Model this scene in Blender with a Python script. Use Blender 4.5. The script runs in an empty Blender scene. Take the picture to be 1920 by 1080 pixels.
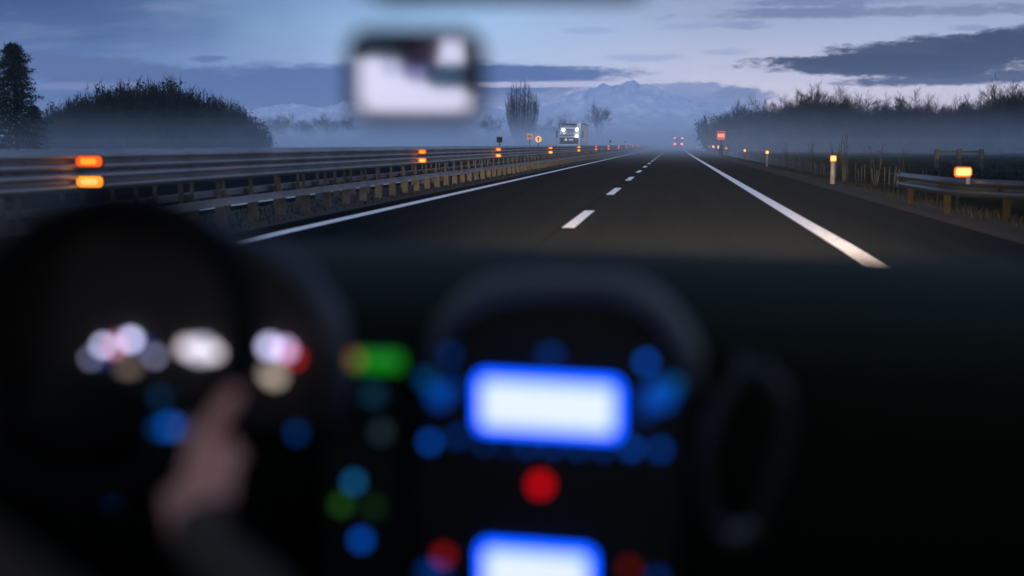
import bpy, math, random
from math import sin, cos, pi, radians, atan, tan, sqrt
from mathutils import Vector, Matrix

S = bpy.context.scene
COL = S.collection

# ------------------------------------------------------------------ camera
FPX = 2293.0                                   # focal length in pixels of a 1920 wide frame
PITCH = atan(269 / FPX)
YAW = atan(302 * cos(PITCH) / FPX)
EYE = Vector((0, 0, 1.22))
FW = Vector((-sin(YAW) * cos(PITCH), cos(YAW) * cos(PITCH), -sin(PITCH)))
RT = Vector((cos(YAW), sin(YAW), 0))
UP = RT.cross(FW)
cam = bpy.data.cameras.new('camera')
cam.lens = FPX / 1920 * 36
cam.sensor_width = 36
cam.clip_start = 0.05
cam.clip_end = 20000
cam.dof.use_dof = True
cam.dof.focus_distance = 70
cam.dof.aperture_fstop = 43.0 / 44.0
co = bpy.data.objects.new('camera', cam)
M = Matrix((RT, UP, -FW)).transposed().to_4x4()
M.translation = EYE
co.matrix_world = M
COL.objects.link(co)
S.camera = co


def at(px, py, Y):
    """the point of the world at distance Y ahead that stands behind a point of the photograph"""
    d = RT * ((px - 960) / FPX) + UP * (-(py - 540) / FPX) + FW
    return EYE + d * (Y / d.y)


def lin(r, g, b):
    f = lambda c: (c / 255 / 12.92) if c / 255 <= 0.04045 else ((c / 255 + 0.055) / 1.055) ** 2.4
    return (f(r), f(g), f(b), 1)


# ------------------------------------------------------------------ render settings
S.render.engine = 'CYCLES'
S.cycles.use_denoising = True
S.cycles.max_bounces = 6
S.cycles.diffuse_bounces = 3
S.cycles.glossy_bounces = 3
S.cycles.volume_bounces = 3
S.cycles.transparent_max_bounces = 12
S.cycles.sample_clamp_indirect = 2.0
S.cycles.caustics_reflective = False
S.cycles.caustics_refractive = False
S.view_settings.view_transform = 'Standard'
S.view_settings.look = 'None'
S.view_settings.exposure = 0.0
S.view_settings.gamma = 1.0

# ------------------------------------------------------------------ world: clear dusk sky with low streaks of cloud
W = bpy.data.worlds.new('World')
S.world = W
W.use_nodes = True
NT = W.node_tree
NT.nodes.clear()


def nd(t, **k):
    n = NT.nodes.new(t)
    for a, b in k.items():
        setattr(n, a, b)
    return n


def put(n, i, v):
    if hasattr(v, 'is_output'):
        NT.links.new(v, n.inputs[i])
    elif v is not None:
        n.inputs[i].default_value = v


def mth(op, a, b=None, c=None, clamp=False):
    n = nd('ShaderNodeMath', operation=op, use_clamp=clamp)
    put(n, 0, a)
    put(n, 1, b)
    put(n, 2, c)
    return n.outputs[0]


def smooth(v, lo, hi):
    n = nd('ShaderNodeMapRange', interpolation_type='SMOOTHSTEP')
    put(n, 0, v)
    put(n, 1, lo)
    put(n, 2, hi)
    return n.outputs[0]


def mixc(f, a, b):
    n = nd('ShaderNodeMix', data_type='RGBA')
    put(n, 0, f)
    put(n, 6, a)
    put(n, 7, b)
    return n.outputs[2]


def ramp(f, stops):
    n = nd('ShaderNodeValToRGB')
    e = n.color_ramp.elements
    e[0].position, e[0].color = stops[0]
    e[1].position, e[1].color = stops[-1]
    for p, c in stops[1:-1]:
        x = e.new(p)
        x.color = c
    put(n, 0, f)
    return n.outputs[0]


tc = nd('ShaderNodeTexCoord')
sep = nd('ShaderNodeSeparateXYZ')
NT.links.new(tc.outputs['Generated'], sep.inputs[0])
X, Y_, Z = sep.outputs
yy = mth('MAXIMUM', Y_, 0.12)
U = mth('DIVIDE', X, yy)
V = mth('DIVIDE', Z, yy)
uv = nd('ShaderNodeCombineXYZ')
put(uv, 0, U)
put(uv, 1, V)


def noise(sx, sy, scale, detail=5, rough=0.55, off=0.0):
    mp = nd('ShaderNodeMapping')
    NT.links.new(uv.outputs[0], mp.inputs[0])
    mp.inputs['Scale'].default_value = (sx, sy, 1)
    mp.inputs['Location'].default_value = (off, off * 0.7, off)
    n = nd('ShaderNodeTexNoise')
    n.inputs['Scale'].default_value = scale
    n.inputs['Detail'].default_value = detail
    n.inputs['Roughness'].default_value = rough
    NT.links.new(mp.outputs[0], n.inputs['Vector'])
    return n.outputs['Fac']


# vertical gradient near the horizon, darker and bluer on the left, paler and pinker on the right
vn = mth('MULTIPLY', V, 5.0, clamp=True)
left = ramp(vn, [(0.0, lin(92, 112, 165)), (0.12, lin(96, 122, 172)), (0.28, lin(90, 122, 174)), (0.45, lin(54, 84, 134)), (0.6, lin(42, 68, 114)), (1.0, lin(30, 50, 92))])
midd = ramp(vn, [(0.0, lin(120, 132, 178)), (0.18, lin(188, 187, 210)), (0.32, lin(166, 188, 222)), (0.5, lin(150, 182, 218)), (0.62, lin(126, 162, 206)), (1.0, lin(66, 96, 146))])
right = ramp(vn, [(0.0, lin(158, 156, 194)), (0.15, lin(234, 217, 226)), (0.28, lin(194, 191, 212)), (0.45, lin(156, 166, 194)), (0.6, lin(122, 136, 168)), (1.0, lin(70, 88, 128))])
uw = mth('ADD', U, mth('MULTIPLY', mth('SUBTRACT', noise(1, 2, 6), 0.5), 0.16))
sky = mixc(smooth(uw, -0.52, -0.14), left, midd)
sky = mixc(smooth(uw, -0.22, 0.05), sky, right)
# soft wisps over the whole sky
w1 = smooth(noise(1.0, 5.5, 7, 6, 0.6, 3.1), 0.46, 0.74)
sky = mixc(mth('MULTIPLY', w1, 0.16), sky, lin(180, 186, 214))
nA = noise(1.0, 6.0, 9, 8, 0.62, 0.0)
nB = noise(1.0, 3.2, 34, 8, 0.65, 5.0)
nC = noise(1.0, 2.6, 110, 6, 0.7, 9.0)
nwarp = mth('ADD', mth('MULTIPLY', mth('SUBTRACT', nC, 0.5), 2.6), mth('ADD', mth('MULTIPLY', mth('SUBTRACT', nA, 0.5), 3.6), mth('MULTIPLY', mth('SUBTRACT', nB, 0.5), 3.0)))


def cloud(sky, cx, cy, hx, hy, col, op=0.9, slope=0.0, warp=1.0, soft=0.9):
    c = at(cx, cy, 1.0) - EYE
    a, b = hx / FPX, hy / FPX
    du = mth('SUBTRACT', U, c.x)
    dv = mth('SUBTRACT', mth('SUBTRACT', V, c.z), mth('MULTIPLY', du, slope))
    q = mth('ADD', mth('POWER', mth('ABSOLUTE', mth('DIVIDE', du, a)), 2.0), mth('POWER', mth('ABSOLUTE', mth('DIVIDE', dv, b)), 2.0))
    q = mth('ADD', q, mth('MULTIPLY', nwarp, -warp))
    m = smooth(q, 1.15 + soft * 0.75, 1.0 - soft * 0.75)
    return mixc(mth('MULTIPLY', m, op), sky, col)


DK = lin(34, 45, 72)
sky = cloud(sky, 1700, 20, 360, 9, lin(100, 112, 142), 0.75, 0.01, 1.4, 1.4)
sky = cloud(sky, 1520, 23, 110, 6, lin(104, 116, 154), 0.8, 0.0, 1.4, 1.2)
sky = cloud(sky, 1560, 3, 130, 7, lin(100, 112, 152), 0.8, 0.0, 1.2, 1.2)
sky = cloud(sky, 1390, 46, 42, 8, lin(118, 132, 172), 0.75, -0.05, 1.2, 1.2)
sky = cloud(sky, 1300, 48, 50, 6, lin(130, 146, 184), 0.6, 0.05, 1.4, 1.2)
sky = cloud(sky, 1110, 57, 45, 6, lin(132, 152, 192), 0.6, 0.0, 1.4, 1.2)
sky = cloud(sky, 1370, 97, 40, 7, lin(136, 150, 190), 0.6, 0.0, 1.4, 1.2)
sky = cloud(sky, 1210, 108, 60, 6, lin(142, 156, 196), 0.6, 0.0, 1.2, 1.2)
sky = cloud(sky, 1820, 52, 34, 5, lin(120, 132, 170), 0.7, 0.0, 1.2, 1.2)
sky = cloud(sky, 1790, 98, 235, 29, DK, 0.97, 0.05, 0.7, 0.5)
sky = cloud(sky, 1720, 122, 270, 19, DK, 0.97, 0.0, 0.7, 0.5)
sky = cloud(sky, 1560, 112, 150, 8, DK, 0.97, 0.0, 0.9, 0.6)
sky = cloud(sky, 1900, 84, 120, 30, DK, 0.97, 0.10, 0.5, 0.5)
sky = cloud(sky, 1850, 145, 220, 12, lin(46, 56, 86), 0.95, 0.03, 0.8, 0.6)
# the long blue band left of the centre
BB = lin(60, 86, 142)
sky = cloud(sky, 560, 165, 560, 44, BB, 0.93, 0.01, 0.5, 0.7)
sky = cloud(sky, 930, 136, 265, 13, lin(66, 90, 142), 0.95, -0.01, 0.6, 0.6)
sky = cloud(sky, 120, 128, 240, 27, lin(72, 90, 136), 0.85, -0.06, 0.9, 0.8)
sky = cloud(sky, 390, 110, 36, 7, lin(76, 98, 148), 0.85, 0.0, 0.9, 0.8)
sky = cloud(sky, 170, 162, 130, 7, lin(140, 146, 188), 0.5, 0.0, 1.6, 1.6)
sky = cloud(sky, 1060, 158, 200, 5, lin(196, 192, 218), 0.8, 0.0, 0.8, 1.0)
# the cumulus bank low over the mountains
sky = cloud(sky, 1320, 186, 130, 26, lin(122, 134, 176), 0.92, 0.0, 0.8, 0.35)
sky = cloud(sky, 1375, 176, 34, 14, lin(96, 110, 152), 0.6, 0.0, 1.2, 0.6)
sky = cloud(sky, 1240, 176, 80, 18, lin(132, 142, 182), 0.9, 0.0, 0.9, 0.4)
sky = cloud(sky, 1130, 200, 260, 26, lin(112, 128, 176), 0.8, 0.0, 0.8, 0.8)
sky = cloud(sky, 560, 232, 700, 28, lin(84, 108, 160), 0.85, 0.0, 0.5, 0.8)

# behind the camera the sky is already bright with the coming day
el = nd('ShaderNodeMapRange')
put(el, 0, Z)
put(el, 1, -0.05)
put(el, 2, 1.0)
back = ramp(el.outputs[0], [(0.0, (0.44, 0.41, 0.58, 1)), (0.12, (0.56, 0.56, 0.74, 1)), (0.3, (0.40, 0.47, 0.68, 1)), (1.0, (0.16, 0.25, 0.46, 1))])
zen = ramp(el.outputs[0], [(0.0, lin(176, 184, 222)), (0.2, lin(172, 188, 228)), (0.45, lin(146, 168, 212)), (1.0, lin(112, 138, 188))])
side = mixc(smooth(Y_, -0.15, -0.75), zen, back)
full = mixc(smooth(Y_, 0.35, 0.75), side, sky)
# a trace of the physical sky, sun just at the horizon behind the car
st = nd('ShaderNodeTexSky', sky_type='NISHITA', sun_disc=False)
st.sun_elevation = radians(1.0)
st.sun_rotation = radians(200)
bg1 = nd('ShaderNodeBackground')
put(bg1, 0, full)
put(bg1, 1, 1.42)
bg2 = nd('ShaderNodeBackground')
put(bg2, 0, st.outputs[0])
put(bg2, 1, 0.004)
ads = nd('ShaderNodeAddShader')
NT.links.new(bg1.outputs[0], ads.inputs[0])
NT.links.new(bg2.outputs[0], ads.inputs[1])
wo = nd('ShaderNodeOutputWorld')
NT.links.new(ads.outputs[0], wo.inputs[0])
W.cycles.sampling_method = 'MANUAL'
W.cycles.sample_map_resolution = 512

# weak warm light from low behind (before sunrise)
sl = bpy.data.lights.new('dawn_sun', 'SUN')
sl.energy = 0.05
sl.angle = radians(12)
sl.color = (1, 0.86, 0.78)
so = bpy.data.objects.new('dawn_sun', sl)
so.rotation_euler = (radians(86), 0, radians(-20))
COL.objects.link(so)

# ------------------------------------------------------------------ materials
MATS = {}


def mat(name, col, rough=0.6, metal=0.0, spec=0.5, n_amt=0.25, n_scale=8.0, bump=0.0, col2=None, emit=None, es=1.0, coords='Object', detail=6):
    if name in MATS:
        return MATS[name]
    m = bpy.data.materials.new(name)
    m.use_nodes = True
    t = m.node_tree
    b = t.nodes['Principled BSDF']
    b.inputs['Roughness'].default_value = rough
    b.inputs['Metallic'].default_value = metal
    b.inputs['Specular IOR Level'].default_value = spec
    if emit:
        b.inputs['Emission Color'].default_value = (*emit[:3], 1)
        b.inputs['Emission Strength'].default_value = es
    c = tuple(col[:3])
    tcn = t.nodes.new('ShaderNodeTexCoord')
    nz = t.nodes.new('ShaderNodeTexNoise')
    nz.inputs['Scale'].default_value = n_scale
    nz.inputs['Detail'].default_value = detail
    t.links.new(tcn.outputs[coords], nz.inputs['Vector'])
    r = t.nodes.new('ShaderNodeValToRGB')
    r.color_ramp.elements[0].position = 0.32
    r.color_ramp.elements[1].position = 0.68
    if col2 is None:
        r.color_ramp.elements[0].color = (*[x * (1 - n_amt) for x in c], 1)
        r.color_ramp.elements[1].color = (*[x * (1 + n_amt) for x in c], 1)
    else:
        r.color_ramp.elements[0].color = (*c, 1)
        r.color_ramp.elements[1].color = (*col2[:3], 1)
    t.links.new(nz.outputs['Fac'], r.inputs[0])
    t.links.new(r.outputs[0], b.inputs['Base Color'])
    if bump:
        bp = t.nodes.new('ShaderNodeBump')
        bp.inputs['Strength'].default_value = bump
        bp.inputs['Distance'].default_value = 0.02
        t.links.new(nz.outputs['Fac'], bp.inputs['Height'])
        t.links.new(bp.outputs[0], b.inputs['Normal'])
    MATS[name] = m
    return m


def glow(name, col, s=1.0, rough=0.5):
    return mat(name, tuple(min(1, c) * 0.5 for c in col), rough, n_amt=0.05, emit=col, es=s)


# ------------------------------------------------------------------ mesh builder
class MB:
    def __init__(s):
        s.v, s.f = [], []

    def add(s, vs, fs):
        o = len(s.v)
        s.v += [tuple(p) for p in vs]
        s.f += [tuple(i + o for i in f) for f in fs]
        return s

    def box(s, a, b, bev=0.0):
        (x0, y0, z0), (x1, y1, z1) = a, b
        if x0 > x1: x0, x1 = x1, x0
        if y0 > y1: y0, y1 = y1, y0
        if z0 > z1: z0, z1 = z1, z0
        if bev <= 0:
            vs = [(x, y, z) for z in (z0, z1) for y in (y0, y1) for x in (x0, x1)]
            return s.add(vs, [(0, 2, 3, 1), (4, 5, 7, 6), (0, 1, 5, 4), (2, 6, 7, 3), (0, 4, 6, 2), (1, 3, 7, 5)])
        # rounded outline in x/z, bevelled front and back in y
        k = bev
        rings = []
        for y, ins in ((y0, k * 0.5), (y0 + k * 0.5, 0), (y1 - k * 0.5, 0), (y1, k * 0.5)):
            rings.append([(x, y, z) for x, z in rrect(x0 + ins, z0 + ins, x1 - ins, z1 - ins, max(k - ins, 1e-4), 4)])
        return s.loft(rings, caps=True)

    def loft(s, rings, caps=False, close=True):
        n = len(rings[0])
        o = len(s.v)
        for r in rings:
            s.v += [tuple(p) for p in r]
        for i in range(len(rings) - 1):
            for j in range(n if close else n - 1):
                a, b = o + i * n + j, o + i * n + (j + 1) % n
                s.f.append((a, b, b + n, a + n))
        if caps:
            s.f.append(tuple(o + j for j in range(n))[::-1])
            s.f.append(tuple(o + (len(rings) - 1) * n + j for j in range(n)))
        return s

    def tube(s, pts, r, n=8, closed=False, caps=True, squash=None):
        pts = [Vector(p) for p in pts]
        rr = r if isinstance(r, (list, tuple)) else [r] * len(pts)
        rings = []
        ref = None
        m = len(pts)
        for i, p in enumerate(pts):
            if closed:
                t = pts[(i + 1) % m] - pts[i - 1]
            else:
                t = pts[min(i + 1, m - 1)] - pts[max(i - 1, 0)]
            t.normalize()
            if ref is None:
                ref = Vector((0, 0, 1)) if abs(t.z) < 0.9 else Vector((1, 0, 0))
            a = t.cross(ref)
            a.normalize()
            b = a.cross(t)
            b.normalize()
            ref = b
            sq = squash or (1, 1)
            rings.append([p + a * (cos(2 * pi * k / n) * rr[i] * sq[0]) + b * (sin(2 * pi * k / n) * rr[i] * sq[1]) for k in range(n)])
        if closed:
            rings.append(rings[0])
            return s.loft(rings, caps=False)
        return s.loft(rings, caps=caps and n > 2)

    def disc(s, c, r, th, ax='y', n=20, sx=1.0):
        c = Vector(c)
        rings = []
        for d, q in ((-th / 2, 0.9), (-th / 2 + th * .2, 1), (th / 2, 1)):
            rings.append([c + Vector((cos(2 * pi * k / n) * r * q * sx, d, sin(2 * pi * k / n) * r * q)) if ax == 'y' else
                          c + Vector((d, cos(2 * pi * k / n) * r * q, sin(2 * pi * k / n) * r * q)) for k in range(n)])
        return s.loft(rings, caps=True)

    def build(s, name, m=None, parent=None, smooth_=False, kind=None, label=None, cat=None, group=None):
        me = bpy.data.meshes.new(name)
        me.from_pydata(s.v, [], s.f)
        me.validate()
        me.update()
        if m:
            me.materials.append(m)
        if smooth_:
            me.polygons.foreach_set('use_smooth', [True] * len(me.polygons))
        o = bpy.data.objects.new(name, me)
        COL.objects.link(o)
        if parent:
            o.parent = parent
            o.matrix_parent_inverse = Matrix.Translation(parent.location).inverted() if parent.get('shift') else Matrix()
        tag(o, label, cat, group, kind)
        return o


def rrect(x0, z0, x1, z1, r, n=4):
    pts = []
    for cx, cz, a0 in ((x1 - r, z1 - r, 0), (x0 + r, z1 - r, 90), (x0 + r, z0 + r, 180), (x1 - r, z0 + r, 270)):
        for k in range(n + 1):
            a = radians(a0 + 90 * k / n)
            pts.append((cx + cos(a) * r, cz + sin(a) * r))
    return pts


def tag(o, label=None, cat=None, group=None, kind=None):
    if label: o['label'] = label
    if cat: o['category'] = cat
    if group: o['group'] = group
    if kind: o['kind'] = kind
    return o


def empty(name, loc, label, cat, group=None, world_parts=False):
    o = bpy.data.objects.new(name, None)
    o.location = loc
    o.empty_display_size = 0.2
    COL.objects.link(o)
    if world_parts:
        o['shift'] = 1
    return tag(o, label, cat, group)


def copy_tree(o, loc=None, parent=None, label=None, scale=None, rz=None):
    c = o.copy()
    COL.objects.link(c)
    c.parent = parent
    if loc is not None: c.location = loc
    if scale is not None: c.scale = scale
    if rz is not None: c.rotation_euler = (0, 0, rz)
    if label: c['label'] = label
    for ch in [x for x in o.children]:
        copy_tree(ch, parent=c)
    return c


def bend(y):
    return max(0.0, y - 100.0) ** 2 / 54000.0


def frange(a, b, d):
    r = []
    while a < b:
        r.append(a)
        a += d
    return r


ORD = ['first', 'second', 'third', 'fourth', 'fifth', 'sixth', 'seventh', 'eighth', 'ninth', 'tenth', 'eleventh', 'twelfth', 'thirteenth',
       'fourteenth', 'fifteenth', 'sixteenth', 'seventeenth', 'eighteenth', 'nineteenth', 'twentieth', 'twenty-first', 'twenty-second', 'twenty-third',
       'twenty-fourth', 'twenty-fifth', 'twenty-sixth', 'twenty-seventh', 'twenty-eighth', 'twenty-ninth', 'thirtieth']

# ------------------------------------------------------------------ ground, roads, markings
random.seed(5)
m_field = mat('field_ground', (0.012, 0.016, 0.010), 0.95, spec=0.1, n_scale=0.35, bump=0.4, col2=(0.026, 0.024, 0.015), detail=9)
m_verge = mat('verge_soil', (0.010, 0.008, 0.006), 0.95, spec=0.1, n_scale=2.5, bump=0.6, col2=(0.022, 0.017, 0.011), detail=8)
XS = [-3200, -1800, -900, -420, -200, -110, -60, -40, -30, -24, -20.5, -19, -18.4, -7.9, -6.2, -5.9, 4.35, 4.5, 5.4, 6.6, 8, 10, 14, 20, 30, 45, 70, 110, 200, 420, 900, 1800, 3200]


def gz(x):
    if -18.4 <= x <= 4.36: return -0.06
    if x < 0:
        t = min(1, (-18.4 - x) / 6)
        return -0.06 - 0.9 * t
    if x <= 4.5: return -0.02
    t = min(1, max(0, (x - 5.2) / 3.4))
    return 0.0 - 1.15 * t * t * (3 - 2 * t)


YS = frange(-80, 60, 4) + frange(60, 260, 12) + frange(260, 700, 40) + [700, 900, 1200, 1600, 2200, 3000, 4000, 5200]
g = MB()
rings = []
for y in YS:
    rings.append([(x + (bend(y) if abs(x) < 200 else 0), y, gz(x) + (random.uniform(-.05, .05) if x > 5.5 or x < -24 else 0)) for x in XS])
g.loft(rings, close=False)
g.build('ground', m_field, kind='structure')
v = MB()
rings = []
for y in frange(-20, 520, 2.5):
    rings.append([(x + bend(y) + (random.uniform(-.12, .12) if i == 3 else 0), y, z) for i, (x, z) in enumerate(((4.22, -0.012), (4.5, 0.03 + random.uniform(-.015, .02)), (5.1, 0.02 + random.uniform(-.03, .03)), (5.7, -0.03)))])
v.loft(rings, close=False)
v.build('verge', m_verge, kind='structure')


def strip(x0, x1, z, y0, y1, name, m, step=5.0, cross=1, **k):
    b = MB()
    rr = []
    y = y0
    while y < y1 + 0.01:
        rr.append([(x0 + (x1 - x0) * i / cross + bend(y), y, z) for i in range(cross + 1)])
        y += step
    b.loft(rr, close=False)
    return b.build(name, m, **k)


m_road = bpy.data.materials.new('asphalt')
m_road.use_nodes = True
t = m_road.node_tree
b = t.nodes['Principled BSDF']
b.inputs['Roughness'].default_value = 1.0
b.inputs['Specular IOR Level'].default_value = 0.02
tcn = t.nodes.new('ShaderNodeTexCoord')
n1 = t.nodes.new('ShaderNodeTexNoise'); n1.inputs['Scale'].default_value = 60; n1.inputs['Detail'].default_value = 4
n2 = t.nodes.new('ShaderNodeTexNoise'); n2.inputs['Scale'].default_value = 1.0; n2.inputs['Detail'].default_value = 5
mp = t.nodes.new('ShaderNodeMapping'); mp.inputs['Scale'].default_value = (2.4, 0.06, 1)
t.links.new(tcn.outputs['Object'], mp.inputs[0]); t.links.new(mp.outputs[0], n2.inputs['Vector'])
t.links.new(tcn.outputs['Object'], n1.inputs['Vector'])
r1 = t.nodes.new('ShaderNodeValToRGB')
r1.color_ramp.elements[0].position = 0.3; r1.color_ramp.elements[0].color = (0.002, 0.0036, 0.0044, 1)
r1.color_ramp.elements[1].position = 0.75; r1.color_ramp.elements[1].color = (0.0085, 0.0105, 0.0115, 1)
t.links.new(n1.outputs['Fac'], r1.inputs[0])
r2 = t.nodes.new('ShaderNodeValToRGB')
r2.color_ramp.elements[0].position = 0.35; r2.color_ramp.elements[0].color = (0.55, 0.57, 0.60, 1)
r2.color_ramp.elements[1].position = 0.65; r2.color_ramp.elements[1].color = (1.35, 1.30, 1.25, 1)
t.links.new(n2.outputs['Fac'], r2.inputs[0])
mx = t.nodes.new('ShaderNodeMix'); mx.data_type = 'RGBA'; mx.blend_type = 'MULTIPLY'; mx.inputs[0].default_value = 1
t.links.new(r1.outputs[0], mx.inputs[6]); t.links.new(r2.outputs[0], mx.inputs[7])
n3 = t.nodes.new('ShaderNodeTexNoise'); n3.inputs['Scale'].default_value = 9; n3.inputs['Detail'].default_value = 8; n3.inputs['Roughness'].default_value = .75
t.links.new(tcn.outputs['Object'], n3.inputs['Vector'])
r3 = t.nodes.new('ShaderNodeValToRGB')
r3.color_ramp.elements[0].position = 0.38; r3.color_ramp.elements[0].color = (0.55, 0.55, 0.55, 1)
r3.color_ramp.elements[1].position = 0.62; r3.color_ramp.elements[1].color = (1.5, 1.5, 1.5, 1)
t.links.new(n3.outputs['Fac'], r3.inputs[0])
m3 = t.nodes.new('ShaderNodeMix'); m3.data_type = 'RGBA'; m3.blend_type = 'MULTIPLY'; m3.inputs[0].default_value = 1
t.links.new(mx.outputs[2], m3.inputs[6]); t.links.new(r3.outputs[0], m3.inputs[7])
t.links.new(m3.outputs[2], b.inputs['Base Color'])
bp = t.nodes.new('ShaderNodeBump'); bp.inputs['Strength'].default_value = 0.5; bp.inputs['Distance'].default_value = 0.006
t.links.new(n1.outputs['Fac'], bp.inputs['Height']); t.links.new(bp.outputs[0], b.inputs['Normal'])

strip(-6.0, 4.3, 0.0, -30, 1500, 'road', m_road, cross=4, kind='structure')
strip(-18.2, -8.1, 0.0, -30, 1500, 'road', m_road, cross=2, kind='structure')
m_gravel = mat('median_gravel', (0.030, 0.028, 0.024), 0.95, spec=0.1, n_scale=14, bump=0.6, col2=(0.075, 0.068, 0.055))
strip(-8.1, -6.0, 0.004, -30, 1500, 'ground_median', m_gravel, kind='structure')
m_line = mat('road_paint', (0.34, 0.30, 0.26), 0.6, n_scale=11, detail=10, coords='Object', col2=(0.90, 0.80, 0.70))
for e_, p_ in zip([n for n in m_line.node_tree.nodes if n.type == 'VALTORGB'][0].color_ramp.elements, (.30, .46)): e_.position = p_
strip(-1.635, -1.612, 0.002, 2, 400, 'road_seam', mat('tar_seam', (.0012, .0012, .0012), 1.0, spec=0.0), kind='structure')
strip(1.95, 2.19, 0.005, 2, 1000, 'road_edge_line', m_line, kind='structure')
strip(-5.50, -5.26, 0.005, 2, 1000, 'road_edge_line', m_line, kind='structure')
strip(-8.9, -8.7, 0.005, 2, 1000, 'road_edge_line', m_line, kind='structure')
d = MB()
y = 17.9 - 12
while y < 500:
    a = bend(y)
    d.add([(-1.61 + a, y, .005), (-1.42 + a, y, .005), (-1.42 + bend(y + 4.8), y + 4.8, .005), (-1.61 + bend(y + 4.8), y + 4.8, .005)], [(0, 1, 2, 3)])
    y += 12
d.build('road_lane_dashes', m_line, kind='structure')

# ------------------------------------------------------------------ grass and weeds on the right verge and beyond
random.seed(11)
m_grass = mat('grass_blades', (0.003, 0.005, 0.002), 0.9, spec=0.15, n_scale=0.6, col2=(0.008, 0.008, 0.005))
gr = MB()


def blade(b, x, y, z, h, w):
    a = random.uniform(0, pi)
    lx, ly = random.uniform(-.35, .35) * h, random.uniform(-.35, .35) * h
    b.add([(x - cos(a) * w, y - sin(a) * w, z), (x + cos(a) * w, y + sin(a) * w, z), (x + lx * .5, y + ly * .5, z + h * .65), (x + lx, y + ly, z + h)], [(0, 1, 2), (1, 3, 2)])


for i in range(30000):
    y = 14 + 130 * random.random() ** 1.6
    x = 4.9 + abs(random.gauss(0, 1)) * 3.2
    if x < 5.3 and random.random() < .6: continue
    h = random.uniform(.06, .22) * (1.6 if x > 7 else 1)
    blade(gr, x + bend(y), y, gz(x) - .02, h, .012 + y * .00012)
for i in range(9000):
    y = 30 + 170 * random.random()
    x = 8.6 + 60 * random.random() ** 1.3
    blade(gr, x + bend(y), y, gz(x) - .04, random.uniform(.25, .6), .03 + y * .0002)
for i in range(5000):
    y = 8 + 90 * random.random()
    x = random.uniform(-8, -6.15)
    blade(gr, x, y, 0, random.uniform(.03, .11), .012)
gr.build('grass', m_grass, kind='stuff', label='dark rough grass and weeds on the verge and field', cat='grass')

m_under = mat('dark_undergrowth', (0.004, 0.008, 0.005), 0.95, spec=.05, n_scale=1.5, col2=(0.012, 0.017, 0.010))
ug = MB()
rr = []
for y in frange(34, 176, 2.0):
    row = [(8.9 + bend(y), y, -1.3)]
    for i in range(34):
        x = 9.0 + 62 * (i / 33) ** 1.3
        row.append((x + random.uniform(-.3, .3) * (i > 0) + bend(y), y + random.uniform(-.6, .6), .02 + .16 * random.random() + .25 * min(1, i) * random.random()))
    rr.append(row)
rr.insert(0, [(p[0], 33.2, -1.4) for p in rr[0]])
ug.loft(rr, close=False)
for i in range(24000):
    y = 33.5 + 140 * random.random() ** 1.7
    x = 8.9 + 55 * random.random() ** 1.6
    blade(ug, x + bend(y), y, .0, random.uniform(.2, .48), .02 + y * .0002)
ug.build('undergrowth', m_under, kind='stuff', label='dark waist-high undergrowth filling the field behind the stake fence', cat='undergrowth')

# ------------------------------------------------------------------ steel barriers
m_steel = mat('galvanised_steel', (0.30, 0.29, 0.28), 0.42, 0.75, n_amt=0.22, n_scale=1.2, detail=8)
m_post = mat('weathered_post_steel', (0.085, 0.069, 0.052), 0.75, 0.1, n_amt=0.35, n_scale=5)
m_amber = glow('amber_reflector_glow', (1.0, 0.20, 0.015), 1.15)  # reflectors emit, standing in for the headlight they throw back
m_orange2 = glow('deep_orange_reflector_glow', (1.0, 0.13, 0.01), .85)
m_yel2 = glow('yolk_reflector_glow', (1.0, 0.34, 0.025), 1.25)
m_yellow_glow = glow('yellow_reflector_glow', (1.0, 0.50, 0.13), 1.5)
m_red_refl = glow('red_reflector_glow', (1.0, 0.12, 0.02), 0.75)
m_black = mat('matt_black', (0.012, 0.013, 0.015), 0.8, n_scale=3)


def wbeam(mb, x, z0, z1, depth, y0, y1, side=1, step=4.0, flare=None):
    """a corrugated steel beam along the road, its crests facing +x when side is 1"""
    h = z1 - z0
    prof = [(0.25, 0), (0.62, .06), (1.0, .18), (1.0, .30), (0.45, .40), (0.05, .47), (0.05, .53), (0.45, .60), (1.0, .70), (1.0, .82), (0.62, .94), (0.25, 1)]
    pts = [(x + side * depth * a, z0 + h * t) for a, t in prof] + [(x + side * (depth * a - .012), z0 + h * t) for a, t in reversed(prof)]
    rr = []
    y = y0
    ys = []
    while y < y1:
        ys.append(y)
        y += step
    ys.append(y1)
    for y in ys:
        fx, fz = flare(y) if flare else (0, 0)
        rr.append([(px + bend(y) + fx, y, pz + fz) for px, pz in pts])
    mb.loft(rr, caps=True)


def upost(mb, x, y, z0, z1, w=.10, d=.07, t=.008):
    """an open channel post, wider at the foot when it is a tall one"""
    if z1 > 1.0 and z0 < .3:
        upost(mb, x, y, z0, .34, .15, .10)
        upost(mb, x - .03, y, .34, z1, .05, .04)
        return mb
    mb.box((x - w / 2, y - d / 2, z0), (x + w / 2, y - d / 2 + t, z1))
    mb.box((x - w / 2, y - d / 2 + t, z0), (x - w / 2 + t, y + d / 2, z1))
    mb.box((x + w / 2 - t, y - d / 2 + t, z0), (x + w / 2, y + d / 2, z1))
    return mb


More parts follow.
